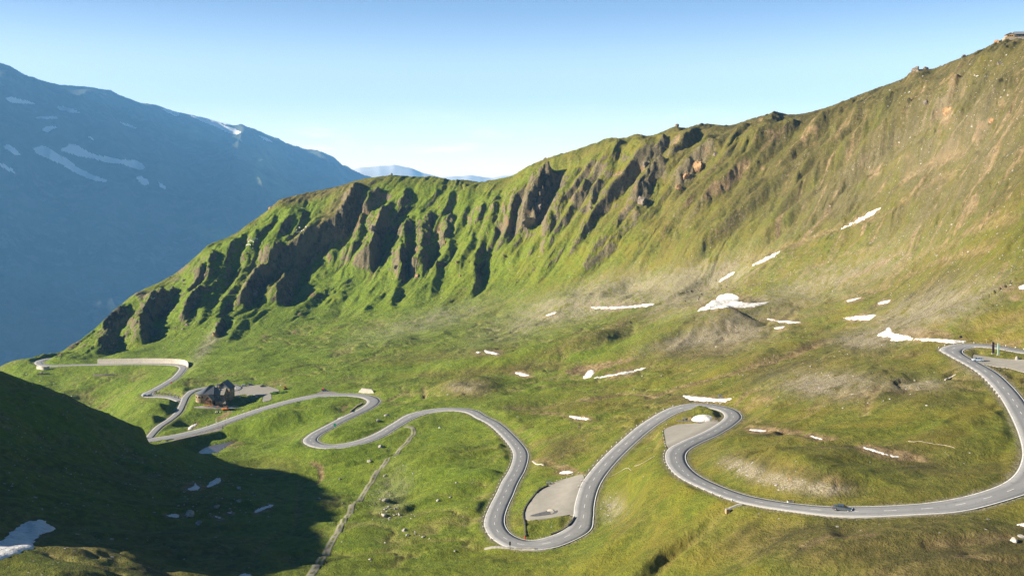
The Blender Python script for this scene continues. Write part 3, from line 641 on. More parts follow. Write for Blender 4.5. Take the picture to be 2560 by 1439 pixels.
# ------------------------------------------------------------------ what grows and lies where (masks carried by the mesh)
def ell(cx, cy, rx, ry, rot=0.0):
    a = R(rot); x = PX - cx; y = PY - cy
    u = (x * math.cos(a) + y * math.sin(a)) / rx; v = (-x * math.sin(a) + y * math.cos(a)) / ry
    return np.exp(-(u * u + v * v))
n_big = fbm(GX / 90, GY / 90, 3, 101); n_mid = fbm(GX / 22, GY / 22, 3, 103); n_fin = fbm(GX / 5, GY / 5, 3, 107)
n_str = gnoise(9, 75, 4, 109)                      # streaks down the fall line
DRY = [(1810, 835, 120, 40, -20, 1.3), (1700, 870, 160, 25, -14, 1), (1950, 905, 130, 32, -8, .8), (2100, 965, 150, 34, 0, 1.1), (2170, 850, 110, 26, 0, .7), (1930, 1175, 150, 34, 12, 1.1), (2060, 1210, 120, 22, 6, 1.0),
       (1165, 968, 62, 22, 0, 1.3), (1400, 1130, 70, 26, -20, .9), (2330, 1000, 90, 30, 0, .5), (1090, 890, 160, 14, -6, .5), (1500, 830, 260, 16, -22, .7), (1230, 925, 230, 10, -4, .8), (1850, 1060, 120, 20, 5, .6), (2350, 720, 170, 60, -25, .8),
       (1660, 640, 300, 50, -28, .3), (2250, 1370, 420, 70, 0, .9), (1900, 1330, 160, 40, 0, .5), (1600, 1290, 120, 60, 0, .3), (700, 1170, 120, 30, 0, .4), (1500, 1010, 200, 18, -4, .5), (840, 540, 90, 26, -50, 1.2), (740, 625, 90, 24, -40, 1.2), (760, 490, 130, 14, -12, 1.0), (660, 700, 60, 26, -40, .9),
       (1700, 1000, 60, 12, 0, .5), (2050, 1105, 120, 18, 4, .7), (2240, 1140, 90, 22, 14, 1.2)]
for cx, cy, rx, ry, rot, a in DRY: dry += a * ell(cx, cy, rx, ry, rot)
dry += sstep(1150, 2100, PX) * sstep(.12, .6, FACE) * (1.05 + .9 * n_str) + .35 * sstep(.9, 1, FACE) + .30 * sstep(1300, 2300, PX) * LOWM + .2 * sstep(1200, 1420, PY) + .35 * (1 - sstep(480, 760, PX)) * sstep(1090, 1220, PY + .0 * PX - .12 * (PX - 300))  # last term deepens the left hillside's shade with a darker, browner cover
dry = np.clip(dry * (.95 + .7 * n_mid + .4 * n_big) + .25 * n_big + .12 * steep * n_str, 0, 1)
GRAV = [(1400, 765, 190, 34, -22, .9), (1560, 740, 160, 26, -20, .9), (1740, 715, 120, 40, -25, 1.3), (1080, 800, 180, 26, -14, .6), (1830, 835, 90, 30, -10, .9), (1690, 860, 90, 16, -14, .6), (2060, 960, 110, 30, 0, 1.1), (2160, 850, 70, 16, 0, 1.0), (2300, 960, 70, 16, 0, .8),
        (1860, 1170, 50, 16, 20, 1.3), (1960, 1205, 70, 16, 14, 1.2), (2060, 1220, 60, 12, 6, .9), (2250, 800, 120, 40, -20, .7), (2400, 750, 140, 50, -20, .6), (1530, 1270, 30, 30, 0, .8), (980, 1230, 40, 60, 20, .5), (1165, 968, 46, 14, 0, .6), (1900, 760, 200, 30, -20, .5), (2200, 640, 300, 60, -30, .5), (2400, 350, 200, 120, -35, .6), (2100, 480, 260, 80, -38, .4), (520, 860, 60, 14, -50, .9), (2430, 920, 40, 16, 30, .8)]
for cx, cy, rx, ry, rot, a in GRAV: gravel += 1.35 * a * ell(cx, cy, rx, ry, rot)
gravel *= 1 - .6 * sstep(.08, .35, FACE) * sstep(1700, 2000, PX)
gravel = np.clip(gravel * (.8 + 1.2 * n_fin + .6 * n_mid), 0, 1)
DIRT = [(1835, 440, 18, 30, 35, 1.2), (1800, 470, 26, 16, -40, 1.1), (1775, 480, 9, 22, 35, 1.3), (1720, 505, 8, 22, 45, 1.2), (1690, 350, 7, 20, 30, 1.2), (1545, 435, 16, 6, -20, 1.3), (1520, 500, 9, 26, 30, 1.2), (1560, 530, 8, 30, 35, 1.2), (1600, 460, 6, 26, 45, 1.2), (1860, 415, 12, 22, 40, 1.0),
        (1905, 420, 14, 8, 0, 1), (2030, 322, 14, 7, 0, 1.5), (2010, 345, 9, 16, 30, 1), (2452, 318, 10, 14, 25, 1.8), (2440, 345, 10, 14, 35, 1.5), (2365, 292, 14, 22, 20, 1.2), (2350, 330, 10, 8, 0, 1.1), (2350, 280, 40, 26, 30, .8), (2270, 390, 16, 9, -30, 1.0), (2190, 430, 40, 14, -38, .8), (2500, 260, 22, 16, 0, .8), (1925, 330, 12, 6, 0, 1), (1900, 300, 6, 12, 30, .9), (2160, 400, 30, 10, -40, .7),
        (1665, 690, 7, 14, 30, .5), (1195, 520, 8, 6, 0, 1), (1170, 545, 6, 5, 0, 1), (1095, 575, 8, 20, 10, 1.2), (1040, 690, 8, 6, 0, 1.2), (1500, 595, 5, 14, 40, .7), (780, 735, 10, 7, 0, 1.1), (748, 785, 6, 5, 0, 1), (735, 830, 9, 7, 0, 1), (660, 840, 8, 6, 0, .9), (1320, 640, 5, 16, 35, .7), (1220, 640, 6, 10, 0, .6),
        (1480, 760, 110, 6, -4, .7), (1700, 765, 130, 6, -5, .6), (1830, 725, 60, 14, -30, .6), (1920, 660, 120, 8, -26, .6), (2150, 545, 90, 6, -28, .8), (1500, 915, 130, 9, -12, 1.1), (1455, 925, 40, 12, 0, .8), (1300, 932, 50, 7, 0, .9), (1225, 878, 50, 5, 0, .9), (1390, 1035, 130, 9, 3, .7), (1420, 1172, 60, 10, 15, 1.0), (1900, 1000, 60, 12, -10, .7),
        (1950, 1075, 80, 7, 6, 1.0), (2200, 1125, 90, 12, 12, .9), (2260, 1140, 60, 10, 8, .8), (2300, 835, 130, 10, 3, .7), (2150, 800, 60, 8, 0, .8), (1920, 800, 60, 10, 5, .7), (560, 1038, 30, 8, -30, 1.0), (780, 1045, 40, 8, -30, .4), (860, 1020, 24, 8, -25, .7), (2480, 860, 70, 8, 0, .7), (1760, 1045, 60, 9, 0, .9), (520, 1018, 40, 4, -5, .7), (700, 960, 60, 3, 0, .7), (2200, 660, 200, 8, -28, .6), (2100, 700, 140, 7, -22, .5), (2450, 560, 180, 12, -32, .6), (2400, 640, 160, 8, -30, .6), (580, 1112, 40, 9, -8, .8), (1150, 1310, 90, 14, -14, .4), (2520, 720, 40, 12, 0, .8), (2540, 745, 26, 8, 0, .8)]
dm = np.zeros((NR, NC))
for cx, cy, rx, ry, rot, a in DIRT: dm += a * ell(cx, cy, rx, ry, rot)
dirt = np.clip(np.maximum(dirt, sstep(.28, .62, dm * (.75 + .75 * n_fin + .35 * n_mid))), 0, 1)
n_st2 = gnoise(5, 45, 3, 119)
dirt = np.maximum(dirt, .85 * sstep(.30, .55, n_str + .35 * n_st2 + .3 * n_fin - .14 + .26 * sstep(1500, 2200, PX)) * np.maximum(steep, .8 * sstep(.0, .15, FACE) * sstep(1500, 1900, PX)))
dirt = np.maximum(dirt, np.clip(runm * .5, 0, .6))
for poly, _ in SNOW:                                        # wet bare soil where the snow has just gone
    p_ = np.array(poly, float); c_ = (p_.max(0) + p_.min(0)) / 2; w_ = (p_.max(0) - p_.min(0)) / 2
    sl_ = np.polyfit(p_[:, 0], p_[:, 1], 1)[0]
    e_ = ell(c_[0], c_[1] + 2, w_[0] * 1.0 + 12, max(5, w_[1] * (1 - .8 * min(1, abs(sl_) * 2)) + 6), math.degrees(math.atan(sl_)))
    dirt = np.maximum(dirt, .85 * sstep(.30, .75, e_ * (.9 + .8 * n_fin + .4 * n_mid)))
lush = np.clip((1 - sstep(800, 2000, PX)) * 1.0 + .4 * ell(1500, 880, 260, 60, -15) + .6 * ell(2200, 985, 90, 20) + .5 * ell(2350, 1060, 110, 26) + .5 * ell(1560, 800, 200, 24, -20) + .5 * ell(1180, 1190, 80, 16, -10) + .4 * ell(1470, 1340, 60, 60) - .9 * dry + .35 * n_big + .2 * n_mid, 0, 1)
# bare rock: the crags, and whatever is too steep to hold turf
gy_, gx_ = np.gradient(Z)
dyr = np.gradient(ROW)[:, None]; dxc = np.gradient(T)[None] * ROW[:, None]
zx = gx_ / dxc; zy = gy_ / dyr - zx * T[None]
SLOPE = np.hypot(zx, zy)
rtf = 1 - .8 * sstep(1400, 1900, PX)
rock = np.clip(np.maximum(rock * 1.05, rtf * crg * sstep(.8, 1.3, SLOPE)) + rtf * steep * sstep(1.1, 1.7, SLOPE) + .7 * rock * n_fin, 0, 1)
rock *= .82 * sstep(.05, .2, FACE)
left_crag = (1 - sstep(420, 620, PX)) * sstep(.15, .4, FACE) * sstep(.05, .4, fbm(GX / 26, GY / 26, 3, 113) + .12)
rock = np.maximum(rock, left_crag * (.7 + .4 * n_fin))
top_scree = np.clip(sstep(2050, 2450, PX) * sstep(.5, .85, FACE) * (.35 + .9 * n_fin), 0, 1)
verge = (1 - sstep(.2, 2.2, rd + 1.2 * n_fin)) * (rd < 5)
gravel = np.maximum(gravel, .8 * verge)
stony = np.clip(.10 + .5 * gravel + .35 * sstep(.0, .2, FACE) * (1 - sstep(.3, .5, FACE)) + .8 * left_crag + .8 * top_scree + .35 * sstep(1700, 2300, PX) * (1 - LOWM) + .25 * (1 - sstep(500, 700, PX)) * sstep(1080, 1200, PY) + .3 * ell(300, 1000, 160, 60) + .35 * n_big, 0, 1)

me_t = grid_mesh('terrain', GX, GY, Z)
ca = me_t.color_attributes.new('cover', 'FLOAT_COLOR', 'POINT')
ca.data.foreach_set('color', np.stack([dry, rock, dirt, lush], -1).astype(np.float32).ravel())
cb = me_t.color_attributes.new('loose', 'FLOAT_COLOR', 'POINT')
heath_shade = np.clip(sstep(1350, 2050, PX) * sstep(.05, .45, FACE) * (.85 + .5 * n_str + .5 * n_mid) + .75 * sstep(1750, 2200, PX) * sstep(1280, 1400, PY) * (.8 + .7 * n_mid + .5 * n_big) + .45 * sstep(1900, 2300, PX) * LOWM * sstep(.0, .5, n_big + .3), 0, 1)  # middle term puts the dim lower right slope's shade into the colour
cb.data.foreach_set('color', np.stack([gravel, stony, heath_shade, .5 + .5 * n_str], -1).astype(np.float32).ravel())

# ------------------------------------------------------------------ node helpers
class NT:
    def __init__(self, name):
        self.m = bpy.data.materials.new(name); self.m.use_nodes = True
        self.n = self.m.node_tree.nodes; self.l = self.m.node_tree.links
        self.b = self.n['Principled BSDF']
        self.b.inputs['Roughness'].default_value = 0.9
        self.b.inputs['Specular IOR Level'].default_value = 0.15
        self._pos = None
    def put(self, node, k, v):
        s = node.inputs[k]
        if isinstance(v, bpy.types.NodeSocket): self.l.new(v, s)
        else: s.default_value = v
    @property
    def pos(self):
        if self._pos is None: self._pos = self.n.new('ShaderNodeNewGeometry').outputs['Position']
        return self._pos
    @property
    def obj(self):
        return self.n.new('ShaderNodeTexCoord').outputs['Object']
    def noise(self, scale, detail=4, rough=.6, vec=None, dist=0.0):
        q = self.n.new('ShaderNodeTexNoise'); self.put(q, 'Vector', vec or self.pos)
        q.inputs['Scale'].default_value = scale; q.inputs['Detail'].default_value = detail; q.inputs['Roughness'].default_value = rough; q.inputs['Distortion'].default_value = dist
        return q.outputs['Fac']
    def voro(self, scale, feat='F1', vec=None, out='Distance', rnd=1.0):
        q = self.n.new('ShaderNodeTexVoronoi'); q.feature = feat; self.put(q, 'Vector', vec or self.pos)
        q.inputs['Scale'].default_value = scale; q.inputs['Randomness'].default_value = rnd
        return q.outputs[out]
    def rng(self, v, a, b, c=0.0, d=1.0, smooth=True):
        q = self.n.new('ShaderNodeMapRange'); q.interpolation_type = 'SMOOTHSTEP' if smooth else 'LINEAR'
        self.put(q, 'Value', v)
        for k, x in (('From Min', a), ('From Max', b), ('To Min', c), ('To Max', d)): self.put(q, k, x)
        return q.outputs['Result']
    def math(self, op, a, b=None, c=None, clamp=False):
        q = self.n.new('ShaderNodeMath'); q.operation = op; q.use_clamp = clamp
        for i, x in enumerate((a, b, c)):
            if x is not None: self.put(q, i, x)
        return q.outputs[0]
    def mix(self, f, a, b, mode='MIX'):
        q = self.n.new('ShaderNodeMix'); q.data_type = 'RGBA'; q.blend_type = mode
        self.put(q, 'Factor', f)
        for k, x in (('A', a), ('B', b)):
            self.put(q, k, x if isinstance(x, bpy.types.NodeSocket) else (*x[:3], 1.0))
        return q.outputs['Result']
    def attr(self, name):
        q = self.n.new('ShaderNodeAttribute'); q.attribute_name = name
        s = self.n.new('ShaderNodeSeparateColor'); self.l.new(q.outputs['Color'], s.inputs[0])
        return s.outputs[0], s.outputs[1], s.outputs[2], q.outputs['Alpha']
    def scaled(self, sx, sy, sz, rz=0.0, vec=None):
        q = self.n.new('ShaderNodeMapping'); self.put(q, 'Vector', vec or self.pos)
        q.inputs['Scale'].default_value = (sx, sy, sz); q.inputs['Rotation'].default_value = (0, 0, rz)
        return q.outputs['Vector']
    def bump(self, h, strength, dist, normal=None):
        q = self.n.new('ShaderNodeBump'); q.inputs['Strength'].default_value = strength; q.inputs['Distance'].default_value = dist
        self.put(q, 'Height', h)
        if normal is not None: self.l.new(normal, q.inputs['Normal'])
        return q.outputs['Normal']
    def done(self, color=None, normal=None, rough=None):
        if color is not None: self.put(self.b, 'Base Color', color if isinstance(color, bpy.types.NodeSocket) else (*color[:3], 1))
        if normal is not None: self.l.new(normal, self.b.inputs['Normal'])
        if rough is not None: self.put(self.b, 'Roughness', rough)
        return self.m

def mat_terrain():
    k = NT('alpine_ground')
    dry_, rock_, dirt_, lush_ = k.attr('cover')
    grav_, stony_, mid_, str_ = k.attr('loose')
    na = k.noise(.055, 3, .6); nb = k.noise(.33, 5, .68); nc = k.noise(1.7, 4, .7); nd = k.noise(6.0, 2, .6)
    g = k.mix(k.rng(nb, .36, .66), (.098, .118, .012), (.162, .172, .017))
    g = k.mix(k.rng(na, .40, .64), g, (.168, .150, .018))
    lus = k.mix(k.rng(nb, .35, .68), (.080, .130, .009), (.142, .196, .014))
    g = k.mix(k.math('MULTIPLY', lush_, .9), g, lus)
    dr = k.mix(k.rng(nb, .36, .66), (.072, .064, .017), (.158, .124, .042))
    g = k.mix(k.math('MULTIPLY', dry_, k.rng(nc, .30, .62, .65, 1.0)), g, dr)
    g = k.mix(k.rng(nc, .58, .82, 0, .45), g, (.150, .135, .038))                          # withered blades
    g = k.mix(k.math('MULTIPLY', k.rng(nd, .50, .25), k.rng(nb, .62, .36, .15, .50)), g, (.036, .050, .009))   # dark tussocks
    g = k.mix(k.math('MULTIPLY', k.math('MULTIPLY', dry_, k.rng(str_, .50, .32)), .75), g, (.050, .048, .014))
    g = k.mix(k.math('MULTIPLY', mid_, k.rng(nc, .34, .62, .85, .35)), g, k.mix(nb, (.040, .038, .011), (.095, .078, .024)))     # painted shade of the lower right slope, and dwarf shrub heath
    so = k.mix(k.rng(nb, .35, .7), (.135, .090, .042), (.310, .222, .118))
    g = k.mix(k.math('MULTIPLY', dirt_, k.rng(nc, .25, .55, .55, 1.0)), g, so)
    gv = k.mix(nc, (.175, .148, .100), (.340, .295, .215))
    g = k.mix(k.math('MULTIPLY', grav_, k.rng(nc, .40, .58, .35, 1.0)), g, gv)
    # rock with beds and rusty stains
    vr = k.scaled(.22, .22, .16)
    rk = k.mix(k.rng(k.math('ADD', k.math('MULTIPLY', str_, .5), k.math('MULTIPLY', k.noise(1.0, 6, .75, vr), .75)), .42, .72), (.034, .031, .017), (.170, .140, .080))
    rk = k.mix(k.rng(k.noise(.05, 3, .6), .55, .70, 0, .55), rk, (.235, .135, .062))
    rk = k.mix(k.rng(nb, .58, .75, 0, .7), rk, (.06, .085, .02))
    g = k.mix(k.rng(k.math('ADD', rock_, k.math('ADD', k.math('MULTIPLY', k.math('SUBTRACT', nb, .5), 1.3), k.math('MULTIPLY', k.math('SUBTRACT', nc, .5), 1.2))), .44, .56), g, rk)
    # scattered pale stones
    def stones(scale, lo, hi):
        d = k.voro(scale); c = k.voro(scale, out='Color')
        s = k.n.new('ShaderNodeSeparateColor'); k.l.new(c, s.inputs[0])
        pick = k.math('LESS_THAN', s.outputs[0], k.math('MULTIPLY', stony_, hi))
        rad = k.math('MULTIPLY_ADD', s.outputs[1], .22, lo)
        return k.math('MULTIPLY', k.math('LESS_THAN', d, rad), pick), s.outputs[2]
    s1, c1 = stones(.8, .10, .22); s2, c2 = stones(.33, .07, .10)
    st = k.math('MAXIMUM', s1, s2)
    g = k.mix(st, g, k.mix(c1, (.16, .145, .12), (.40, .37, .32)))
    hgt = k.math('ADD', k.math('MULTIPLY', nb, 1.5), k.math('ADD', k.math('MULTIPLY', nc, .65), k.math('MULTIPLY', nd, .14)))
    hgt = k.math('ADD', hgt, k.math('MULTIPLY', st, .35))
    rb = k.math('MULTIPLY', rock_, k.math('MULTIPLY', k.noise(.22, 5, .7, k.scaled(1, 1, 1.6)), 3.0))
    return k.done(g, k.bump(k.math('ADD', hgt, rb), 1.0, 1.0))
M_TERRAIN = mat_terrain()
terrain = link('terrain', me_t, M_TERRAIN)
terrain['kind'] = 'structure'

# ------------------------------------------------------------------ far side of the valley
FT = np.r_[np.linspace(-.95, -.545, 40), np.linspace(-.54, -.10, 420), np.linspace(-.09, .42, 40)]; FR = np.geomspace(6000, 20800, 600)
FX = FR[:, None] * FT[None]; FY = np.repeat(FR[:, None], len(FT), 1)
FPXC = CX + FPX * FT
FSKY = np.array([(-900, -60), (-500, 20), (-250, 90), (-80, 130), (0, 157), (25, 165), (60, 186), (110, 203), (150, 212), (220, 217), (262, 224), (275, 225), (300, 238), (350, 257), (390, 262), (430, 277), (500, 292), (560, 308), (600, 316), (650, 330), (690, 345), (715, 358), (750, 371), (800, 377), (835, 393), (860, 415), (890, 430), (920, 443), (1000, 475), (1150, 540), (1400, 640), (2400, 760)])
crest = np.interp(FPXC, [-900, 0, 500, 900, 1400, 2400], [9100, 11500, 14700, 18500, 19600, 20400])
cz = (YH - np.interp(FPXC, FSKY[:, 0], FSKY[:, 1])) / FPX * crest
q = (FY - 6600) / (crest[None] - 6600)
base = -1850 + (cz[None] + 1850) * np.clip(q, 0, 1) ** .92 - np.maximum(0, q - 1) * 1800
fw = fbm(FX / 1500, FY / 1500, 2, 201)
fu = FX * .94 + FY * .34 + 160 * fw; fv = -FX * .34 + FY * .94
env = np.clip(q * 3, 0, 1) * (1 - .75 * np.exp(-((q - 1) / .07) ** 2)) * (q < 1.4)
base += env * (270 * (1 - 2.2 * np.abs(fbm(fu / 2000, fv / 5600, 3, 203))) + 120 * (1 - 2.2 * np.abs(fbm(fu / 680, fv / 1800, 3, 207))) - 60)
def far_spur(pts, A, w):
    p = np.array([((a - CX) / FPX * d, d) for a, d in pts]); 
    bd = np.full(FX.shape, 1e9); 
    for (x0, y0), (x1, y1) in zip(p[:-1], p[1:]):
        kk = np.clip(((FX - x0) * (x1 - x0) + (FY - y0) * (y1 - y0)) / ((x1 - x0) ** 2 + (y1 - y0) ** 2), 0, 1); bd = np.minimum(bd, np.hypot(FX - x0 - kk * (x1 - x0), FY - y0 - kk * (y1 - y0)))
    return A * np.exp(-(bd / w) ** 2)
base += far_spur([(640, 14700), (690, 13700), (720, 12600), (710, 11500)], 320, 600)
base += np.clip(q * 3, 0, 1) * (30 * fbm(FX / 280, FY / 280, 4, 211))
for bw, wn_ in ((8, 1300), (1, 480)):
    pr = YH - FPX * base / FY; pr = np.where(FY > 8400, pr, 1e9); r = np.argmin(pr, 0)
    dzf = (pr[r, np.arange(len(FT))] - np.interp(FPXC, FSKY[:, 0], FSKY[:, 1])) * FR[r] / FPX
    dzf = gauss1(dzf, bw + 1)
    base += dzf[None] * np.exp(-((FR[:, None] - gauss1(FR[r], 6)[None]) / wn_) ** 2)
FZ = base; FPYR = YH - FPX * FZ / FY
FVIS = np.minimum.accumulate(FPYR, 0) >= FPYR - 1e-6
me_f = grid_mesh('far_mountain', FX, FY, FZ)
fsunlit = np.zeros(FX.shape)  # sunlit meadow shoulder, its light painted into the slope as paler green
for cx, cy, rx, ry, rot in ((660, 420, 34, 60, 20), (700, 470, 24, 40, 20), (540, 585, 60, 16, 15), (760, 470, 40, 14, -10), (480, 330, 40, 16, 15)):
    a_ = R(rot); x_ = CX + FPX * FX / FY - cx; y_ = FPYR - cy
    fsunlit += np.exp(-((x_ * math.cos(a_) + y_ * math.sin(a_)) / rx) ** 2 - ((-x_ * math.sin(a_) + y_ * math.cos(a_)) / ry) ** 2)
fsunlit = np.clip(fsunlit * (.8 + .9 * fbm(FX / 300, FY / 300, 4, 241)), 0, 1)
fa = me_f.color_attributes.new('cover', 'FLOAT_COLOR', 'POINT'); fa.data.foreach_set('color', np.stack([fsunlit, env, env, env], -1).astype(np.float32).ravel())
kf = NT('far_slope')
n1 = kf.noise(.0014, 5, .6); n2 = kf.noise(.008, 5, .65)
cf = kf.mix(kf.rng(n1, .42, .58), (.016, .026, .020), (.052, .062, .034))
cf = kf.mix(kf.rng(n2, .48, .62), cf, (.075, .070, .062))
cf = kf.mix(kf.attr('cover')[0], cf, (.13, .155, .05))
M_FAR = kf.done(cf, kf.bump(n2, .8, 30))
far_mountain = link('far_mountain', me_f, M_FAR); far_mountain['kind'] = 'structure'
# the range that shades the valley lies outside the picture to the left
SX, SY = np.meshgrid(np.linspace(-16000, -5600, 80), np.linspace(4600, 18900, 90))
sz = -1850 + 3000 * np.exp(-((SX + 8800) / 1950) ** 2) * sstep(4600, 6700, SY) * (1 - .5 * sstep(14000, 18900, SY)) + 200 * fbm(SX / 1250, SY / 1250, 4, 221)
sz -= 1700 * sstep(-.57, -.53, SX / SY)
shade_mt = link('side_mountain', grid_mesh('side_mountain', SX, SY, sz), M_FAR); shade_mt['kind'] = 'structure'
# ranges at the valley's end, extra distance haze painted into their pale colour
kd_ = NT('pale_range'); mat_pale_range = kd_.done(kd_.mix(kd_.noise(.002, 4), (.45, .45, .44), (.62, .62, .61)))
DT = np.linspace(-.30, .14, 200); DRW = np.linspace(20400, 23000, 24)
dsk = np.array([(400, 470), (760, 450), (850, 428), (900, 411), (985, 404), (1030, 413), (1060, 425), (1100, 436), (1140, 433), (1185, 432), (1230, 437), (1290, 428), (1350, 436), (1500, 440), (1700, 470)])
DX = DRW[:, None] * DT[None]; DY = np.repeat(DRW[:, None], len(DT), 1)
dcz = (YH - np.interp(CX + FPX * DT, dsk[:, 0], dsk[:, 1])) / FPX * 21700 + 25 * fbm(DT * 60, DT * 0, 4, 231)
DZ = -1850 + (dcz[None] + 1850) * (1 - np.abs(DY - 21700) / 1400).clip(0, 1) ** .8 + 70 * fbm(DX / 700, DY / 700, 3, 233) * (np.abs(DY - 21700) > 120)
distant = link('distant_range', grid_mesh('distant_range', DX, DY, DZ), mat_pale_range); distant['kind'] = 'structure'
# valley bottom out to the horizon
GSX, GSY = np.meshgrid(np.linspace(-22500, 22500, 40), np.linspace(-5000, 23200, 40))
vf = link('valley_floor', grid_mesh('valley_floor', GSX, GSY, np.full(GSX.shape, -1860.0)), M_FAR); vf['kind'] = 'structure'

# ------------------------------------------------------------------ air
def box_mesh(name, lo, hi):
    x0, y0, z0 = lo; x1, y1, z1 = hi
    v = [(x0, y0, z0), (x1, y0, z0), (x1, y1, z0), (x0, y1, z0), (x0, y0, z1), (x1, y0, z1), (x1, y1, z1), (x0, y1, z1)]
    return pydata(name, v, [(0, 3, 2, 1), (4, 5, 6, 7), (0, 1, 5, 4), (1, 2, 6, 5), (2, 3, 7, 6), (3, 0, 4, 7)])
mh = bpy.data.materials.new('haze_air'); mh.use_nodes = True
mh.node_tree.nodes.clear()
ho = mh.node_tree.nodes.new('ShaderNodeOutputMaterial'); hv = mh.node_tree.nodes.new('ShaderNodeVolumePrincipled')
hv.inputs['Color'].default_value = (.19, .51, 1.0, 1)
hv.inputs['Density'].default_value = 4.0e-5
hv.inputs['Anisotropy'].default_value = 0.0
mh.node_tree.links.new(hv.outputs[0], ho.inputs['Volume'])
HZ = max(float(FZ.max()), float(sz.max()), float(DZ.max()), float(Z.max())) + 30
haze = link('haze', box_mesh('haze', (-22600, -5100, -1862), (22600, 23400, HZ)), mh)
haze['kind'] = 'stuff'; haze['label'] = 'thin blue mountain haze filling the valley'; haze['category'] = 'haze'
# ------------------------------------------------------------------ plain materials
def mat_plain(name, c, rough=.8, var=.25, scale=1.5, spec=.2, metal=0.0, bump=.0):
    k = NT(name); n = k.noise(scale, 4, .6, k.obj)
    k.b.inputs['Specular IOR Level'].default_value = spec; k.b.inputs['Metallic'].default_value = metal
    lo = tuple(x * (1 - var) for x in c); hi = tuple(min(1, x * (1 + var)) for x in c)
    return k.done(k.mix(k.rng(n, .3, .7), lo, hi), k.bump(n, .5, bump) if bump else None, rough)

def mat_asphalt(name, a, b, patch):
    k = NT(name); ac, al, _, _ = k.attr('lane')
    n1 = k.noise(.12, 4, .6); n2 = k.noise(2.2, 4, .7); n3 = k.noise(.6, 3, .6, k.scaled(1, 1, 1))
    c = k.mix(k.rng(n1, .35, .65), a, b)
    c = k.mix(k.rng(n2, .55, .8, 0, .35), c, tuple(x * .72 for x in a))
    tr = k.math('MAXIMUM', k.rng(k.math('ABSOLUTE', k.math('SUBTRACT', ac, .30)), .09, .02), k.rng(k.math('ABSOLUTE', k.math('SUBTRACT', ac, .70)), .09, .02))
    c = k.mix(k.math('MULTIPLY', tr, k.rng(n1, .3, .7, .12, .38)), c, tuple(x * .6 for x in a))                # worn wheel tracks
    c = k.mix(k.rng(n3, .61, .64, 0, .28), c, patch)                                    # repairs
    ed = k.rng(k.math('ABSOLUTE', k.math('SUBTRACT', ac, .5)), .455, .50)
    c = k.mix(k.math('MULTIPLY', ed, k.rng(n2, .35, .6)), c, (.20, .175, .13))          # dusty edges
    return k.done(c, k.bump(n2, .3, .03), .75)
M_ASPHALT = mat_asphalt('asphalt', (.215, .214, .213), (.245, .243, .240), (.10, .10, .105))
M_YARD = mat_plain('worn_paving', (.245, .228, .195), .9, .07, .35)
M_DARKPATCH = mat_plain('dark_asphalt', (.085, .085, .088), .85, .2, 1.0)
M_PAINT = mat_plain('road_paint', (.72, .71, .68), .7, .18, .9)
M_CONC = mat_plain('concrete', (.40, .365, .31), .85, .14, .7)
M_CONC2 = mat_plain('grey_concrete', (.28, .265, .24), .85, .2, .8)
M_STONE = mat_plain('wall_stone', (.26, .22, .17), .9, .35, 1.2)
M_DSTONE = mat_plain('dark_wall_stone', (.085, .078, .068), .9, .35, 1.2)
M_BOULDER = None
def mat_boulder(name, a, b, lichen):
    k = NT(name); n = k.noise(1.1, 5, .65, k.obj); n2 = k.noise(5, 3, .6, k.obj)
    c = k.mix(k.rng(n, .32, .68), a, b); c = k.mix(k.rng(n2, .58, .75, 0, .6), c, lichen)
    return k.done(c, k.bump(n, .8, .25))
M_BOULDER = mat_boulder('boulder_rock', (.20, .185, .165), (.42, .39, .35), (.16, .15, .09))
M_CRAG = mat_boulder('crag_rock', (.075, .062, .050), (.24, .195, .150), (.09, .10, .035))
M_RUST = mat_boulder('rusty_rock', (.16, .095, .050), (.38, .235, .115), (.12, .10, .05))
def mat_snow():
    k = NT('old_snow'); n = k.noise(.5, 5, .65); n2 = k.noise(3.0, 3, .6)
    c = k.mix(k.rng(n, .35, .7), (.70, .695, .68), (.54, .51, .47)); c = k.mix(k.rng(n2, .55, .75, 0, .55), c, (.42, .35, .27))
    k.b.inputs['Subsurface Weight'].default_value = 0.0
    return k.done(c, k.bump(n, .7, .9), .7)
M_SNOW = mat_snow()
def mat_track():
    k = NT('gravel_track'); ac, _, _, _ = k.attr('lane'); n = k.noise(1.2, 5, .7); n1 = k.noise(.25, 3, .6)
    c = k.mix(n, (.15, .138, .108), (.29, .265, .215))
    mid = k.math('MULTIPLY', k.rng(k.math('ABSOLUTE', k.math('SUBTRACT', ac, .5)), .22, .06), k.rng(n1, .38, .55))
    c = k.mix(mid, c, k.mix(n, (.06, .085, .015), (.12, .12, .03)))
    edg = k.math('MULTIPLY', k.rng(k.math('ABSOLUTE', k.math('SUBTRACT', ac, .5)), .24, .44), k.rng(n, .28, .50))
    c = k.mix(edg, c, (.105, .13, .016))
    return k.done(c, k.bump(n, .6, .15))
M_TRACK = mat_track()

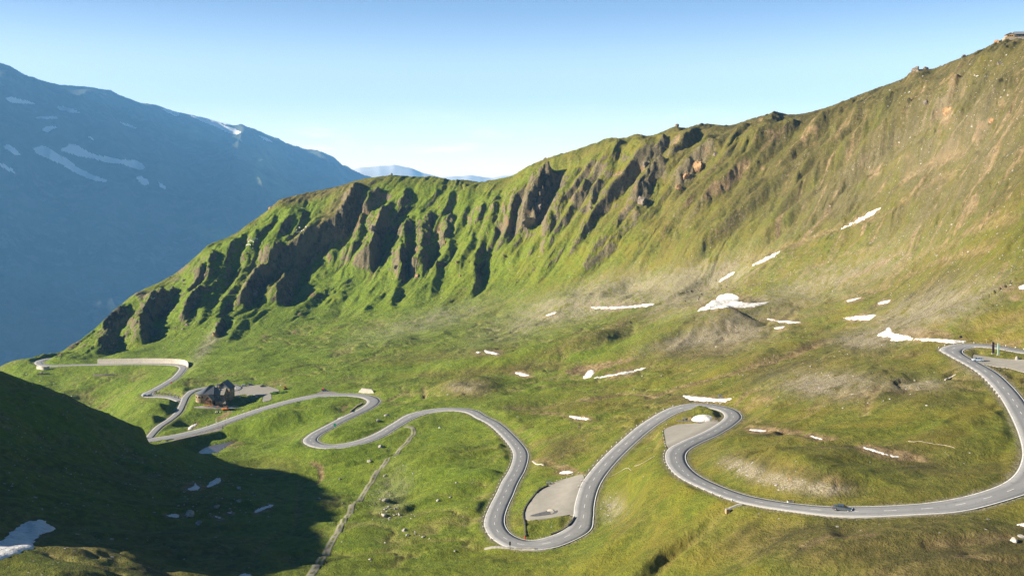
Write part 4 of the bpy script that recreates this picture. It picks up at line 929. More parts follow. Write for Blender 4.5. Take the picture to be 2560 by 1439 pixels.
# ------------------------------------------------------------------ roads
def frame(c):
    t = np.gradient(c[:, :2], axis=0); t /= np.maximum(1e-9, np.linalg.norm(t, axis=1))[:, None]
    return t, np.stack([-t[:, 1], t[:, 0]], 1)
def strip(name, c, offs, dzs, mat, parent=None, lane=True, flip=False):
    """ribbon along a centre line; offs: list of offsets (arrays or numbers), dzs: heights"""
    t, n = frame(c); m = len(c); k = len(offs)
    X = np.stack([c[:, 0] + n[:, 0] * o for o in offs]); Y = np.stack([c[:, 1] + n[:, 1] * o for o in offs]); Zs = np.stack([c[:, 2] + d for d in dzs])
    me = grid_mesh(name, X, Y, Zs)
    if lane:
        at = me.color_attributes.new('lane', 'FLOAT_COLOR', 'POINT')
        o0, o1 = np.asarray(offs[1] if k > 3 else offs[0]) * np.ones(m), np.asarray(offs[-2] if k > 3 else offs[-1]) * np.ones(m)
        d = np.zeros((k, m, 4), np.float32)
        for i, o in enumerate(offs): d[i, :, 0] = np.clip((o - o0) / (o1 - o0), 0, 1)
        at.data.foreach_set('color', d.ravel())
    return link(name, me, mat, parent)
def crown(c, hw): return [-hw - .1, -hw, -hw * .5, 0 * hw, hw * .5, hw, hw + .1]
ROADS = {}
for key in ('main', 'inn', 'far'):
    c, hw = RL[key], HW[key]
    up = 0.03 if key == 'main' else (.01 if key == 'far' else -.01)
    o = strip('road', c, crown(c, hw), [up - 1.0, up, up + .04, up + .07, up + .04, up, up - 1.0], M_ASPHALT)
    o['kind'] = 'structure'; ROADS[key] = o
    if key == 'inn': continue
    for s in (1, -1):
        sel = slice(0, len(c))
        strip('edge_line', c, [s * (hw - .42), s * (hw - .16)], [up + .035, up + .03], M_PAINT, o, lane=False)
c, hw = RL['main'], HW['main']; t_, n_ = frame(c)
n_dash = 0
for i in range(6, int(len(c) * .80), 9):
    seg = c[i:i + 4]
    me = None
    oo = strip('lane_dash', np.c_[seg[:, :2], seg[:, 2]], [-.085, .085], [.125, .125], M_PAINT, ROADS['main'], lane=False); n_dash += 1
tc = RL['track']; tn = frame(tc)[1]; to = [-1.75, -1.4, -.9, -.45, 0, .45, .9, 1.4, 1.75]
TX = np.stack([tc[:, 0] + tn[:, 0] * o for o in to]); TY = np.stack([tc[:, 1] + tn[:, 1] * o for o in to])
TZ = ground(TX.ravel(), TY.ravel()).reshape(TX.shape) + np.array([-.15, .05, .10, .14, .16, .14, .10, .05, -.15])[:, None]
trk = link('dirt_track', grid_mesh('dirt_track', TX, TY, TZ), M_TRACK); trk['kind'] = 'structure'
ta = trk.data.color_attributes.new('lane', 'FLOAT_COLOR', 'POINT'); td = np.zeros((len(to), len(tc), 4), np.float32); td[:, :, 0] = ((np.array(to) + 1.75) / 3.5)[:, None]
ta.data.foreach_set('color', td.ravel())

def densify(p, step):
    out = []
    for i in range(len(p)):
        a = np.array(p[i][:2]); b = np.array(p[(i + 1) % len(p)][:2]); n = max(1, int(np.linalg.norm(b - a) / step))
        out += [a + (b - a) * q / n for q in range(n)]
    return np.array(out)
def smooth_closed(p, it=2):
    for _ in range(it):
        q = np.roll(p, -1, 0); p = np.stack([p * .75 + q * .25, p * .25 + q * .75], 1).reshape(-1, p.shape[1])
    return p
def cdt_mesh(name, bnd, inner, zf, skirt=0.0, max_edge=None):
    v2 = [Vector((float(a), float(b))) for a, b in np.vstack([bnd, inner]) ] if len(inner) else [Vector((float(a), float(b))) for a, b in bnd]
    n = len(bnd)
    ov, oe, of, ovo, _, _ = delaunay_2d_cdt(v2, [(i, (i + 1) % n) for i in range(n)], [], 2, 1e-4)
    pts = np.array([tuple(q) for q in ov]); ctr = np.array([pts[list(f)].mean(0) for f in of]) if of else np.zeros((0, 2))
    ins = in_poly(ctr[:, 0], ctr[:, 1], bnd)
    fs = [tuple(f) for f, k in zip(of, ins) if k]
    if max_edge: fs = [f for f in fs if max(np.linalg.norm(pts[f[i]] - pts[f[i - 1]]) for i in range(len(f))) < max_edge]
    isb = np.array([any(k < n for k in src) for src in ovo]) if len(ovo) else np.zeros(len(pts), bool)
    z = zf(pts[:, 0], pts[:, 1], isb)
    v = [(a, b, h) for (a, b), h in zip(pts, z)]
    if skirt:
        ed = {}
        for f in fs:
            for i in range(len(f)):
                e = (f[i - 1], f[i]); ed[tuple(sorted(e))] = None if tuple(sorted(e)) in ed else e
        low = {}
        for e in [e for e in ed.values() if e]:
            for w in e:
                if w not in low: low[w] = len(v); v.append(v[w]); v.append((v[w][0], v[w][1], v[w][2] - skirt))
            fs.append((low[e[1]], low[e[0]], low[e[0]] + 1, low[e[1]] + 1))
    me = pydata(name, v, fs, smooth=False)
    return me
for k, (w, lotz) in LOTS_W.items():
    b = densify(smooth_closed(w[:, :2], 2), 1.5)
    gx, gy = np.meshgrid(np.arange(b[:, 0].min(), b[:, 0].max(), 3.0), np.arange(b[:, 1].min(), b[:, 1].max(), 3.0))
    m = in_poly(gx, gy, b); inn_ = np.c_[gx[m], gy[m]]
    me = cdt_mesh('parking_area', b, inn_, lambda x, y, ib: lotz(x, y) + (-.02 if k in ('lot_junction', 'lay_by') else .0), .9)
    me.polygons.foreach_set('use_smooth', [p_.normal.z > .8 for p_ in me.polygons])
    o = link('parking_area', me, mat_plain('gravel_paving', (.175, .16, .135), .9, .2, .35) if k in ('lot_junction', 'lay_by') else M_YARD); o['kind'] = 'structure'
def drape(name, poly, mat, lift=.06, thick=0.0, step=1.2, sm=2, jag=.0, kind=None, parent=None, wfun=None):
    """a patch laid on the ground inside a photo outline"""
    pp = np.array(poly, float); seed = int(abs(pp[0, 0] * 7 + pp[0, 1] * 3)) % 999
    q = smooth_closed(pp, sm); q = densify(q, 3.0)
    if jag:
        s = np.arange(len(q)); sz_ = (pp[:, 0].max() - pp[:, 0].min()); jg = jag * min(2.0, .5 + sz_ / 90); q = q + jg * np.c_[1.6 * fbm(s * .4, s * 0 + 3.3, 3, seed), .7 * fbm(s * .4, s * 0 + 8.8, 3, seed)]
    b3 = np.array([unproject(a, bb) for a, bb in q])
    keep = [0]
    for i in range(1, len(b3)):
        if np.linalg.norm(b3[i, :2] - b3[keep[-1], :2]) > .35 * step: keep.append(i)
    b = b3[keep, :2]
    if len(b) < 4: return None
    ww = b.max(0) - b.min(0); st = max(step, (ww[0] * ww[1] / 1800) ** .5)
    gx, gy = np.meshgrid(np.arange(b[:, 0].min(), b[:, 0].max(), st), np.arange(b[:, 1].min(), b[:, 1].max(), st))
    gx = gx + .3 * st * perlin(gx * 3.1, gy * 3.3, 5); gy = gy + .3 * st * perlin(gx * 2.7, gy * 3.9, 6)
    m = in_poly(gx, gy, b); inn_ = np.c_[gx[m], gy[m]]
    def zf(x, y, ib):
        d = np.full(len(x), 1e9)
        for i in range(len(b)):
            a, e = b[i], b[(i + 1) % len(b)] - b[i]; kk = np.clip(((x - a[0]) * e[0] + (y - a[1]) * e[1]) / max(1e-9, e @ e), 0, 1)
            d = np.minimum(d, np.hypot(x - a[0] - kk * e[0], y - a[1] - kk * e[1]))
        z = ground(x, y) + lift + thick * sstep(0, 2.2, d)
        return np.where(d < .02, ground(x, y) - .12 + (.3 * lift if not thick else 0), z)
    me = cdt_mesh(name, b, inn_, zf)
    me.polygons.foreach_set('use_smooth', [True] * len(me.polygons))
    o = link(name, me, mat, parent)
    if kind: o['kind'] = kind
    return o

# ------------------------------------------------------------------ snow
n_snow = 0
for poly, lab in SNOW:
    o = drape('snow_patch', poly, M_SNOW, .10, .30, 1.2, 1, 2.4)
    if o is None: continue
    tag(o, lab, 'snow', 'old snow patches on the ground'); n_snow += 1
def far_patch(poly, lab):
    q = smooth_closed(np.array(poly, float), 1)
    jx = 5 * fbm(FX / 230, FY / 230, 3, 301); jy = 3 * fbm(FX / 210, FY / 210, 3, 303)
    m = in_poly(CX + FPX * FX / FY + jx, FPYR + jy, q) & FVIS
    me_m = m[:-1, :-1] & m[1:, :-1] & m[:-1, 1:] & m[1:, 1:]
    seen = np.zeros(me_m.shape, bool); big = []
    for r0, c0 in zip(*np.nonzero(me_m)):                     # keep the largest connected piece
        if seen[r0, c0]: continue
        st_ = [(r0, c0)]; seen[r0, c0] = True; cells = []
        while st_:
            r, c_ = st_.pop(); cells.append((r, c_))
            for a, b in ((1, 0), (-1, 0), (0, 1), (0, -1)):
                u_, v_ = r + a, c_ + b
                if 0 <= u_ < me_m.shape[0] and 0 <= v_ < me_m.shape[1] and me_m[u_, v_] and not seen[u_, v_]: seen[u_, v_] = True; st_.append((u_, v_))
        if len(cells) > len(big): big = cells
    idx_ = np.full(m.shape, -1); fs = []; vs = []
    for r, c_ in big:
        f = []
        for a, b in ((0, 0), (0, 1), (1, 1), (1, 0)):
            if idx_[r + a, c_ + b] < 0:
                idx_[r + a, c_ + b] = len(vs); vs.append((FX[r + a, c_ + b], FY[r + a, c_ + b], FZ[r + a, c_ + b] + 5))
            f.append(idx_[r + a, c_ + b])
        fs.append(f)
    if len(fs) < 2: return
    o = link('far_snow_patch', pydata('far_snow_patch', vs, fs, True), M_SNOW)
    tag(o, lab, 'snow', 'snow on the far blue mountain')
FARSNOW = [([(2, 245), (30, 241), (60, 248), (85, 257), (118, 260), (110, 266), (75, 262), (40, 263), (15, 254)], 'long snow patch highest on the blue mountain'), ([(130, 266), (170, 266), (185, 274), (212, 286), (175, 284), (150, 276)], 'slanting snow patch second highest on the blue mountain'),
 ([(80, 295), (110, 291), (152, 294), (150, 302), (110, 301)], 'thin level snow band on the blue mountain'), ([(102, 324), (120, 313), (146, 317), (132, 327), (115, 332)], 'small roundish snow patch on the blue mountain'), ([(5, 370), (20, 358), (42, 374), (56, 391), (45, 395), (25, 380)], 'steep snow streak low at the edge of the blue mountain'),
 ([(76, 378), (95, 362), (120, 368), (145, 385), (170, 396), (190, 417), (210, 425), (240, 440), (278, 452), (255, 460), (200, 442), (140, 407)], 'broad snowfield sweeping down the blue mountain'), ([(143, 378), (165, 360), (195, 360), (230, 383), (262, 392), (300, 397), (330, 396), (364, 414), (360, 428), (335, 425), (300, 411), (262, 410), (230, 400), (200, 394), (175, 387)], 'jagged snow band above the broad snowfield'),
 ([(338, 440), (360, 443), (378, 461), (355, 468), (343, 456)], 'snow spot below the jagged band'), ([(390, 453), (410, 463), (416, 480), (400, 473)], 'smallest snow spot below the jagged band'), ([(390, 419), (422, 401), (428, 405), (405, 418)], 'slanted snow dash on the blue slope'),
 ([(392, 266), (430, 276), (456, 289), (440, 295), (412, 281)], 'snow fringe under the blue crest'), ([(460, 285), (520, 298), (575, 316), (620, 335), (655, 343), (640, 350), (600, 338), (570, 335), (540, 320), (500, 303)], 'bright broken snow along the blue crest'),
 ([(470, 284), (530, 299), (600, 316), (612, 320), (560, 312), (500, 297)], 'thin snow rim right on the blue skyline'), ([(640, 336), (670, 345), (690, 358), (670, 356), (650, 347)], 'snow fragment near the end of the blue crest'), ([(205, 335), (240, 345), (260, 356), (225, 350)], 'faint snow dash in the middle of the blue mountain'), ([(290, 300), (330, 312), (350, 325), (310, 318)], 'faint snow dash below the blue crest knob'), ([(0, 405), (25, 418), (50, 440), (30, 436), (0, 420)], 'snow gully low at the picture edge')]
for p_, l_ in FARSNOW: far_patch(p_, l_)
# heap of ploughed snow inside the loop
def blob(name, c, rx, ry, rz, seed, mat, amp=.12, sub=3, flat=True):
    bm = bmesh.new(); bmesh.ops.create_icosphere(bm, subdivisions=sub, radius=1)
    r = random.Random(seed); ph = [r.uniform(0, 6.28) for _ in range(9)]
    for v in bm.verts:
        p = v.co; q = 1 + amp * (math.sin(3 * p.x + ph[0]) + math.sin(3.7 * p.y + ph[1]) + math.sin(4.1 * p.z + ph[2]) + .6 * math.sin(7 * p.x + 5 * p.y + ph[3]))
        v.co = Vector((p.x * rx * q, p.y * ry * q, max(p.z, -.35) * rz * q))
    me = bpy.data.meshes.new(name); bm.to_mesh(me); bm.free()
    if not flat: me.polygons.foreach_set('use_smooth', [True] * len(me.polygons))
    o = link(name, me, mat); o.location = c
    return o
c = unproject(1760, 1046); tag(blob('snow_heap', (c[0], c[1], c[2] - .1), 5.6, 4.2, 1.7, 3, M_SNOW, .05, 4, False), 'rounded white snow heap inside the loop bend', 'snow')
_ON = 'first second third fourth fifth sixth seventh eighth ninth tenth eleventh twelfth thirteenth fourteenth fifteenth sixteenth seventeenth eighteenth nineteenth'.split()
def nth(k):
    if k < 19: return _ON[k]
    t_, u_ = divmod(k + 1, 10); w_ = {2: 'twent', 3: 'thirt', 4: 'fort', 5: 'fift', 6: 'sixt'}[t_]
    return w_ + ('ieth' if u_ == 0 else 'y-' + _ON[u_ - 1])
# ------------------------------------------------------------------ small builders
def surf(x, y):
    """height of what one stands on at x, y"""
    x = float(x); y = float(y)
    if RX0 + 2 < x < RX1 - 2 and RY0 + 2 < y < RY1 - 2:
        r = float(rast(RD, np.array([x]), np.array([y]))[0])
        if r < 0: return float(rast(RZ, np.array([x]), np.array([y]))[0]) + .07
        for w, lz in LOTS_W.values():
            if in_poly(np.array([x]), np.array([y]), w)[0]: return float(lz(np.array([x]), np.array([y]))[0])
    return float(ground(x, y)[0])
def at(px, py):
    p = unproject(px, py); return Vector((p[0], p[1], surf(p[0], p[1])))
def bx(bm, c, s, rz=0.0, taper=1.0, rx=0.0):
    m = Matrix.Translation(c) @ Matrix.Rotation(rz, 4, 'Z') @ Matrix.Rotation(rx, 4, 'X')
    vs = [bm.verts.new(m @ Vector((sx * s[0] / 2 * (taper if sz > 0 else 1), sy * s[1] / 2 * (taper if sz > 0 else 1), sz * s[2] / 2))) for sz in (-1, 1) for sx, sy in ((-1, -1), (1, -1), (1, 1), (-1, 1))]
    for f in ((0, 3, 2, 1), (4, 5, 6, 7), (0, 1, 5, 4), (1, 2, 6, 5), (2, 3, 7, 6), (3, 0, 4, 7)): bm.faces.new([vs[i] for i in f])
def cyl(bm, c, r, h, axis='Z', n=12, r2=None):
    rot = {'Z': Matrix(), 'X': Matrix.Rotation(R(90), 4, 'Y'), 'Y': Matrix.Rotation(R(90), 4, 'X')}[axis]
    bmesh.ops.create_cone(bm, cap_ends=True, segments=n, radius1=r, radius2=r if r2 is None else r2, depth=h, matrix=Matrix.Translation(c) @ rot)
def prism(bm, poly, axis, a, b):
    """polygon in the plane across 'axis', pulled from a to b"""
    mk = (lambda u, v, w: Vector((w, u, v))) if axis == 'X' else ((lambda u, v, w: Vector((u, w, v))) if axis == 'Y' else (lambda u, v, w: Vector((u, v, w))))
    A = [bm.verts.new(mk(u, v, a)) for u, v in poly]; B = [bm.verts.new(mk(u, v, b)) for u, v in poly]
    n = len(poly)
    bm.faces.new(A); bm.faces.new(B[::-1])
    for i in range(n): bm.faces.new((A[i], B[i], B[(i + 1) % n], A[(i + 1) % n]))
def mk(name, fn, mat, parent=None, bevel=0.0):
    bm = bmesh.new(); fn(bm)
    bmesh.ops.recalc_face_normals(bm, faces=bm.faces)
    if bevel: bmesh.ops.bevel(bm, geom=bm.edges[:], offset=bevel, segments=2, profile=.6, affect='EDGES')
    me = bpy.data.meshes.new(name); bm.to_mesh(me); bm.free()
    return link(name, me, mat, parent)
def clone(o, parent=None):
    c = o.copy(); col.objects.link(c)
    if parent is not None: c.parent = parent
    for ch in list(o.children): clone(ch, c)
    return c
def idx(key, px, py):
    c = RL[key]; q = CX + FPX * c[:, 0] / c[:, 1]; r = YH - FPX * c[:, 2] / c[:, 1]
    return int(np.argmin((q - px) ** 2 + (r - py) ** 2))
def heading(key, i):
    t = frame(RL[key])[0][i]; return math.atan2(t[1], t[0])

M_GLASS = mat_plain('tinted_glass', (.02, .028, .035), .12, .2, 1, .6)
M_TYRE = mat_plain('tyre_rubber', (.018, .018, .019), .85, .2)
M_RIM = mat_plain('wheel_alloy', (.45, .45, .46), .35, .1, 1, .5, .8)
M_LAMP = mat_plain('lamp_glass', (.75, .75, .72), .2, .1, 1, .6)
M_TAIL = mat_plain('tail_lamp', (.45, .02, .02), .3, .1, 1, .5)
M_WHITE = mat_plain('white_paint', (.75, .74, .71), .6, .08)
M_BLACK = mat_plain('black_metal', (.022, .022, .024), .5, .2)
M_WOOD = mat_plain('brown_timber', (.16, .085, .040), .8, .3, 2)
M_ORANGE = mat_plain('orange_paint', (.62, .20, .04), .6, .12)
M_RED = mat_plain('red_paint', (.50, .03, .03), .6, .12)
M_BLUE = mat_plain('blue_paint', (.04, .16, .45), .5, .1)
M_YELLOW = mat_plain('yellow_paint', (.75, .52, .03), .6, .1)
M_GREEN = mat_plain('green_paint', (.02, .26, .14), .6, .1)
M_STEEL = mat_plain('galvanised_steel', (.32, .33, .34), .45, .12, 2, .4, .5)

# ------------------------------------------------------------------ cars
def car(px, py, yaw, paint, label, L=4.6, W=1.8, H=1.45, estate=False, cat='car', group='parked and moving cars', off=None):
    p = at(px, py) if off is None else off
    t = empty('car', p, yaw)
    tag(t, label, cat, group)
    k = NT('car_paint'); k.b.inputs['Coat Weight'].default_value = .5; k.b.inputs['Coat Roughness'].default_value = .08; k.b.inputs['Specular IOR Level'].default_value = .5
    pm = k.done(paint, None, .3)
    h2 = L / 2
    prof = [(-h2, .38), (-h2 + .02, .78), (-h2 + .16, .92), (-h2 + .85 if not estate else -h2 + .35, .97), (h2 - 1.35, .93), (h2 - .35, .76), (h2 - .05, .62), (h2, .36), (h2 - .12, .24), (-h2 + .12, .24)]
    def body(bm):
        prism(bm, prof, 'Y', -W / 2, W / 2)
        for v in bm.verts:
            if v.co.z > .7: v.co.y *= .94
            if abs(v.co.x) > h2 - .3: v.co.y *= .90
    mk('body', body, pm, t, .05)
    x0, x1, x2, x3 = (-h2 + .75, -h2 + 1.35, h2 - 2.05, h2 - 1.28) if not estate else (-h2 + .12, -h2 + .45, h2 - 1.95, h2 - 1.15)
    g = [(x0, .93), (x1, H - .05), (x2, H - .05), (x3, .90)]
    def cabin(bm):
        prism(bm, g, 'Y', -W / 2 + .10, W / 2 - .10)
        for v in bm.verts:
            if v.co.z > 1.1: v.co.y *= .80
    cb_ = mk('cabin', cabin, M_GLASS, t, .03)
    def roof(bm):
        bx(bm, ((x1 + x2) / 2, 0, H - .02), (x2 - x1 + .12, (W - .2) * .82, .07))
        for xx in (x1 + .05, (x1 + x2) / 2, x2 - .05):
            for s in (-1, 1): bx(bm, (xx + (.05 if xx > 0 else -.05), s * (W * .5 - .17), H - .28), (.09, .05, .55), 0, 1.0, -s * .28)
    mk('roof', roof, pm, t)
    for sx in (-h2 + .85, h2 - .88):
        for s in (-1, 1):
            wv = mk('wheel', lambda bm: cyl(bm, (sx, s * (W / 2 - .10), .32), .32, .22, 'Y', 16), M_TYRE, t)
            mk('rim', lambda bm: cyl(bm, (sx, s * (W / 2 + .005), .32), .20, .03, 'Y', 12), M_RIM, wv)
    for s in (-1, 1):
        mk('headlight', lambda bm: bx(bm, (h2 - .06, s * W * .36, .62), (.14, .34, .14)), M_LAMP, t)
        mk('tail_light', lambda bm: bx(bm, (-h2 + .03, s * W * .36, .76), (.12, .30, .14)), M_TAIL, t)
    return t
i = idx('main', 2108, 1276); tt, nn = frame(RL['main'])
lane = RL['main'][i] + np.r_[nn[i] * -.9, 0]
car(0, 0, heading('main', i) + math.pi, (.055, .066, .075), 'dark grey saloon car driving on the near road', 4.75, 1.82, 1.43, off=Vector((lane[0], lane[1], lane[2] + .08)))
car(2444, 905, R(172), (.42, .50, .58), 'silver blue hatchback leaving the upper side road', 4.2, 1.78, 1.5, True)
car(658, 968, R(4), (.035, .045, .07), 'dark blue car alone on the inn parking area', 4.6)
car(573, 988, R(70), (.05, .20, .42), 'bright blue car beside the stone inn', 4.3, 1.8, 1.5, True)
car(560, 979, R(5), (.03, .10, .17), 'teal blue car parked behind the stone inn', 4.5)
car(611, 967, R(12), (.65, .66, .66), 'white car at the edge of the inn parking area', 4.2, 1.75, 1.5, True)
car(627, 964, R(20), (.12, .13, .16), 'small grey car next to the white one by the parking area', 4.0, 1.7, 1.5, True)
car(363, 992, R(35), (.22, .32, .42), 'pale blue car at the end of the far lower road', 4.3)
car(374, 992, R(10), (.10, .11, .12), 'charcoal car behind the pale blue one on the far lower road', 4.4)
t = car(812, 979, R(-6), (.03, .06, .11), 'dark pickup with a red load on the roadside gravel', 4.8, 1.85, 1.6, True, cat='pickup')
mk('load', lambda bm: bx(bm, (-1.2, 0, 1.75), (1.5, 1.3, .9), 0, .85), M_RED, t, .05)

# small orange digger at the end of the yard
p = at(713, 973); t = tag(empty('digger', p, R(200)), 'small orange digger beside the inn parking area', 'digger')
for s in (-1, 1):
    w = mk('track', lambda bm: prism(bm, [(-1.3, .2), (-1.0, 0), (1.0, 0), (1.3, .2), (1.3, .5), (1.0, .7), (-1.0, .7), (-1.3, .5)], 'Y', s * .95 - .22, s * .95 + .22), M_TYRE, t)
mk('body', lambda bm: bx(bm, (-.3, 0, 1.15), (2.2, 1.6, .8)), M_ORANGE, t, .08)
cbn = mk('cab', lambda bm: bx(bm, (.2, .3, 2.1), (1.2, .95, 1.2), 0, .85), M_ORANGE, t, .04)
mk('window', lambda bm: bx(bm, (.24, .3, 2.15), (1.22, .99, .7), 0, .85), M_GLASS, cbn)
mk('boom', lambda bm: (bx(bm, (1.6, -.3, 2.3), (2.2, .28, .32)), bx(bm, (2.75, -.3, 1.4), (.28, .26, 2.0))), M_ORANGE, t)
mk('bucket', lambda bm: prism(bm, [(2.4, .1), (3.0, .1), (3.1, .6), (2.7, .75), (2.4, .5)], 'Y', -.75, .15), M_STEEL, t)

# ------------------------------------------------------------------ the stone inn
def mat_masonry(name, a, b, joint, sx=.55, sz=.9):
    k = NT(name); o = k.obj
    d = k.voro(1.0, 'DISTANCE_TO_EDGE', k.scaled(sx * 1.6, sx * 1.6, sz * 1.6, 0, o)); cc = k.voro(1.0, 'F1', k.scaled(sx * 1.6, sx * 1.6, sz * 1.6, 0, o), 'Color')
    s = k.n.new('ShaderNodeSeparateColor'); k.l.new(cc, s.inputs[0])
    c = k.mix(s.outputs[0], a, b); j = k.rng(d, .02, .07)
    return k.done(k.mix(j, joint, c), k.bump(j, .6, .06))
M_INN = mat_masonry('inn_masonry', (.20, .145, .080), (.42, .32, .19), (.14, .11, .08))
M_SLATE = mat_plain('slate_roof', (.085, .095, .110), .55, .3, 2.5, .4)
M_SLATE_LIT = mat_plain('sunlit_slate_roof', (.20, .185, .155), .8, .25, 2.5)  # slate in a paler tone, sunlight painted into its colour
ip = at(500, 1007)
inn = tag(empty('stone_inn', (ip.x - 4.6, ip.y, ip.z - .3), R(-6)), 'stone inn with round tower and slate roofs beside the road junction', 'inn')
def window_row(parent, pts, nrm, w=.9, h=1.2):
    for x, y, z in pts:
        f = mk('window', lambda bm: bx(bm, (x, y, z), (w + .2 if abs(nrm[1]) > .5 else .12, w + .2 if abs(nrm[0]) > .5 else .12, h + .2)), M_WHITE, parent)
        mk('pane', lambda bm: bx(bm, (x + nrm[0] * .06, y + nrm[1] * .06, z), (w if abs(nrm[1]) > .5 else .08, w if abs(nrm[0]) > .5 else .08, h)), M_GLASS, f)
tower = mk('round_tower', lambda bm: cyl(bm, (4.4, 4.4, 3.2), 4.5, 6.6, 'Z', 28), M_INN, inn)
for k_ in range(5):
    a = R(200 + 32 * k_); cx_, cy_ = 4.4 + 4.5 * math.cos(a), 4.4 + 4.5 * math.sin(a)
    mk('tower_window', lambda bm: bx(bm, (cx_, cy_, 4.6), (.25, .9, 1.3), a), M_GLASS, tower)
wallA = mk('wall', lambda bm: prism(bm, [(4.4, 0.2), (13.5, 2.8), (12.0, 11.5), (1.4, 8.2)], 'Z', -.4, 6.4), M_INN, inn)
def roofA(bm):
    ap = Vector((9.2, 6.2, 12.2)); ap2 = Vector((12.2, 8.2, 12.2)); zc = 6.45
    ring = [Vector((4.4 + 5.0 * math.cos(a), 4.4 + 5.0 * math.sin(a), zc)) for a in [R(118 + i_ * 12) for i_ in range(16)]]
    rv = [bm.verts.new(q) for q in ring]; a = bm.verts.new(ap); a2 = bm.verts.new(ap2)
    e1 = bm.verts.new((14.2, 2.4, zc)); e2 = bm.verts.new((12.4, 12.2, zc))
    for i_ in range(len(rv) - 1): bm.faces.new((rv[i_], rv[i_ + 1], a))
    bm.faces.new((rv[-1], e1, a2, a)); bm.faces.new((e2, rv[0], a, a2)); bm.faces.new((e1, e2, a2))
    bm.faces.new([*rv[::-1], e2, e1])
mk('tower_roof', roofA, M_SLATE, inn)
wallC = mk('wing_wall', lambda bm: bx(bm, (16.0, 9.2, 2.6), (9.0, 8.0, 6.2)), M_INN, inn)
window_row(wallC, [(13.6, 5.2, 3.6), (15.6, 5.2, 3.6), (17.6, 5.2, 3.6), (19.4, 5.2, 3.6), (15.6, 5.2, 1.2), (18.2, 5.2, 1.2)], (0, -1))
window_row(wallC, [(20.5, 7.4, 3.6), (20.5, 10.4, 3.6), (20.5, 7.4, 1.2)], (1, 0))
wing_roof = mk('wing_roof', lambda bm: prism(bm, [(4.6, 5.7), (9.6, 10.2), (13.8, 5.8), (13.6, 5.6), (9.6, 9.9), (4.8, 5.5)], 'X', 10.6, 21.0), M_SLATE_LIT, inn)
mk('chimney', lambda bm: bx(bm, (15.4, 8.6, 10.4), (.9, .9, 2.0)), M_INN, wing_roof)
mk('roof_fan', lambda bm: bx(bm, (16.4, 7.6, 9.0), (1.2, .7, .6)), M_STEEL, wing_roof)
mk('gable_wall', lambda bm: prism(bm, [(20.4, 5.6), (20.4, 9.0), (20.4, 9.6)], 'X', 20.0, 20.4) if False else prism(bm, [(5.3, 5.4), (9.6, 9.8), (13.1, 5.4)], 'X', 20.2, 20.45), M_INN, inn)
wallB = mk('rear_wall', lambda bm: bx(bm, (16.4, 18.0, 4.0), (11.0, 9.5, 9.0)), M_INN, inn)
window_row(wallB, [(21.95, 16.0, 5.6), (21.95, 19.4, 5.6), (21.95, 16.0, 2.6), (21.95, 19.4, 2.6)], (1, 0))
mk('rear_gable', lambda bm: prism(bm, [(11.0, 8.4), (16.4, 13.0), (21.8, 8.4)], 'Y', 13.28, 22.6), M_SLATE, inn)
mk('rear_roof', lambda bm: prism(bm, [(10.4, 7.9), (16.4, 13.05), (22.4, 7.9), (22.5, 8.15), (16.4, 13.4), (10.3, 8.15)], 'Y', 12.6, 23.2), M_SLATE, inn)
mk('dormer', lambda bm: (bx(bm, (12.4, 15.0, 10.4), (1.6, 1.8, 1.6)), bx(bm, (12.3, 15.0, 11.3), (2.0, 2.2, .2))), M_SLATE, inn)
porch = mk('porch_roof', lambda bm: prism(bm, [(9.4, 3.2), (12.6, 6.6), (15.8, 3.2), (15.9, 3.5), (12.6, 7.0), (9.3, 3.5)], 'Y', -4.6, 1.5), M_SLATE_LIT, inn)
mk('porch_gable', lambda bm: prism(bm, [(9.8, 3.4), (12.6, 6.4), (15.4, 3.4)], 'Y', -4.2, -4.0), M_WOOD, porch)
for x_ in (10.0, 11.8, 13.4, 15.2): mk('porch_post', lambda bm: bx(bm, (x_, -4.1, 1.4), (.28, .28, 4.0)), M_WOOD, inn)
mk('porch_wall', lambda bm: bx(bm, (12.6, -.4, 1.4), (5.4, 3.6, 3.8)), M_WOOD, inn)
mk('cellar_wall', lambda bm: bx(bm, (19.0, 1.6, .8), (5.0, 4.6, 2.6)), M_INN, inn)
door = mk('door', lambda bm: bx(bm, (12.6, -2.24, 1.0), (1.5, .12, 2.3)), M_WOOD, inn)
mk('handle', lambda bm: bx(bm, (13.1, -2.34, 1.0), (.08, .10, .25)), M_STEEL, door)
# terrace in front, its tables and the play tower
ter = drape('terrace', [(480, 1018), (505, 1013), (560, 1012), (590, 1013), (600, 1016), (585, 1022), (560, 1024), (520, 1021), (495, 1020)], M_YARD, .14, 0, 1.5, 1, 0, 'structure')
def table_set(px, py, lab, top):
    p = at(px, py); t = tag(empty('picnic_table', p, R(random.uniform(0, 90))), lab, 'table', 'tables outside the inn')
    mk('table_top', lambda bm: bx(bm, (0, 0, .76), (1.7, .8, .08)), top, t)
    for s in (-1, 1):
        mk('bench', lambda bm: bx(bm, (0, s * .75, .45), (1.7, .3, .06)), top, t)
        mk('leg', lambda bm: (bx(bm, (s * .6, 0, .36), (.1, 1.5, .08)), bx(bm, (s * .6, 0, .38), (.1, .1, .74))), M_WOOD, t)
for (a, b), l_ in zip([(511, 1015), (517, 1016), (523, 1015), (529, 1016), (545, 1017)], ['first', 'second', 'third', 'fourth', 'fifth']):
    table_set(a, b, l_ + ' orange terrace table counted from the inn tower', M_ORANGE)
for (a, b), l_ in zip([(594, 991), (599, 994), (621, 989), (630, 991), (641, 993)], ['white table nearest the inn on the lawn by the yard', 'white table second from the inn on the lawn', 'white table at the middle of the lawn by the yard', 'white table just past the middle of the lawn', 'white table farthest from the inn on the lawn']):
    table_set(a, b, l_, M_WHITE)
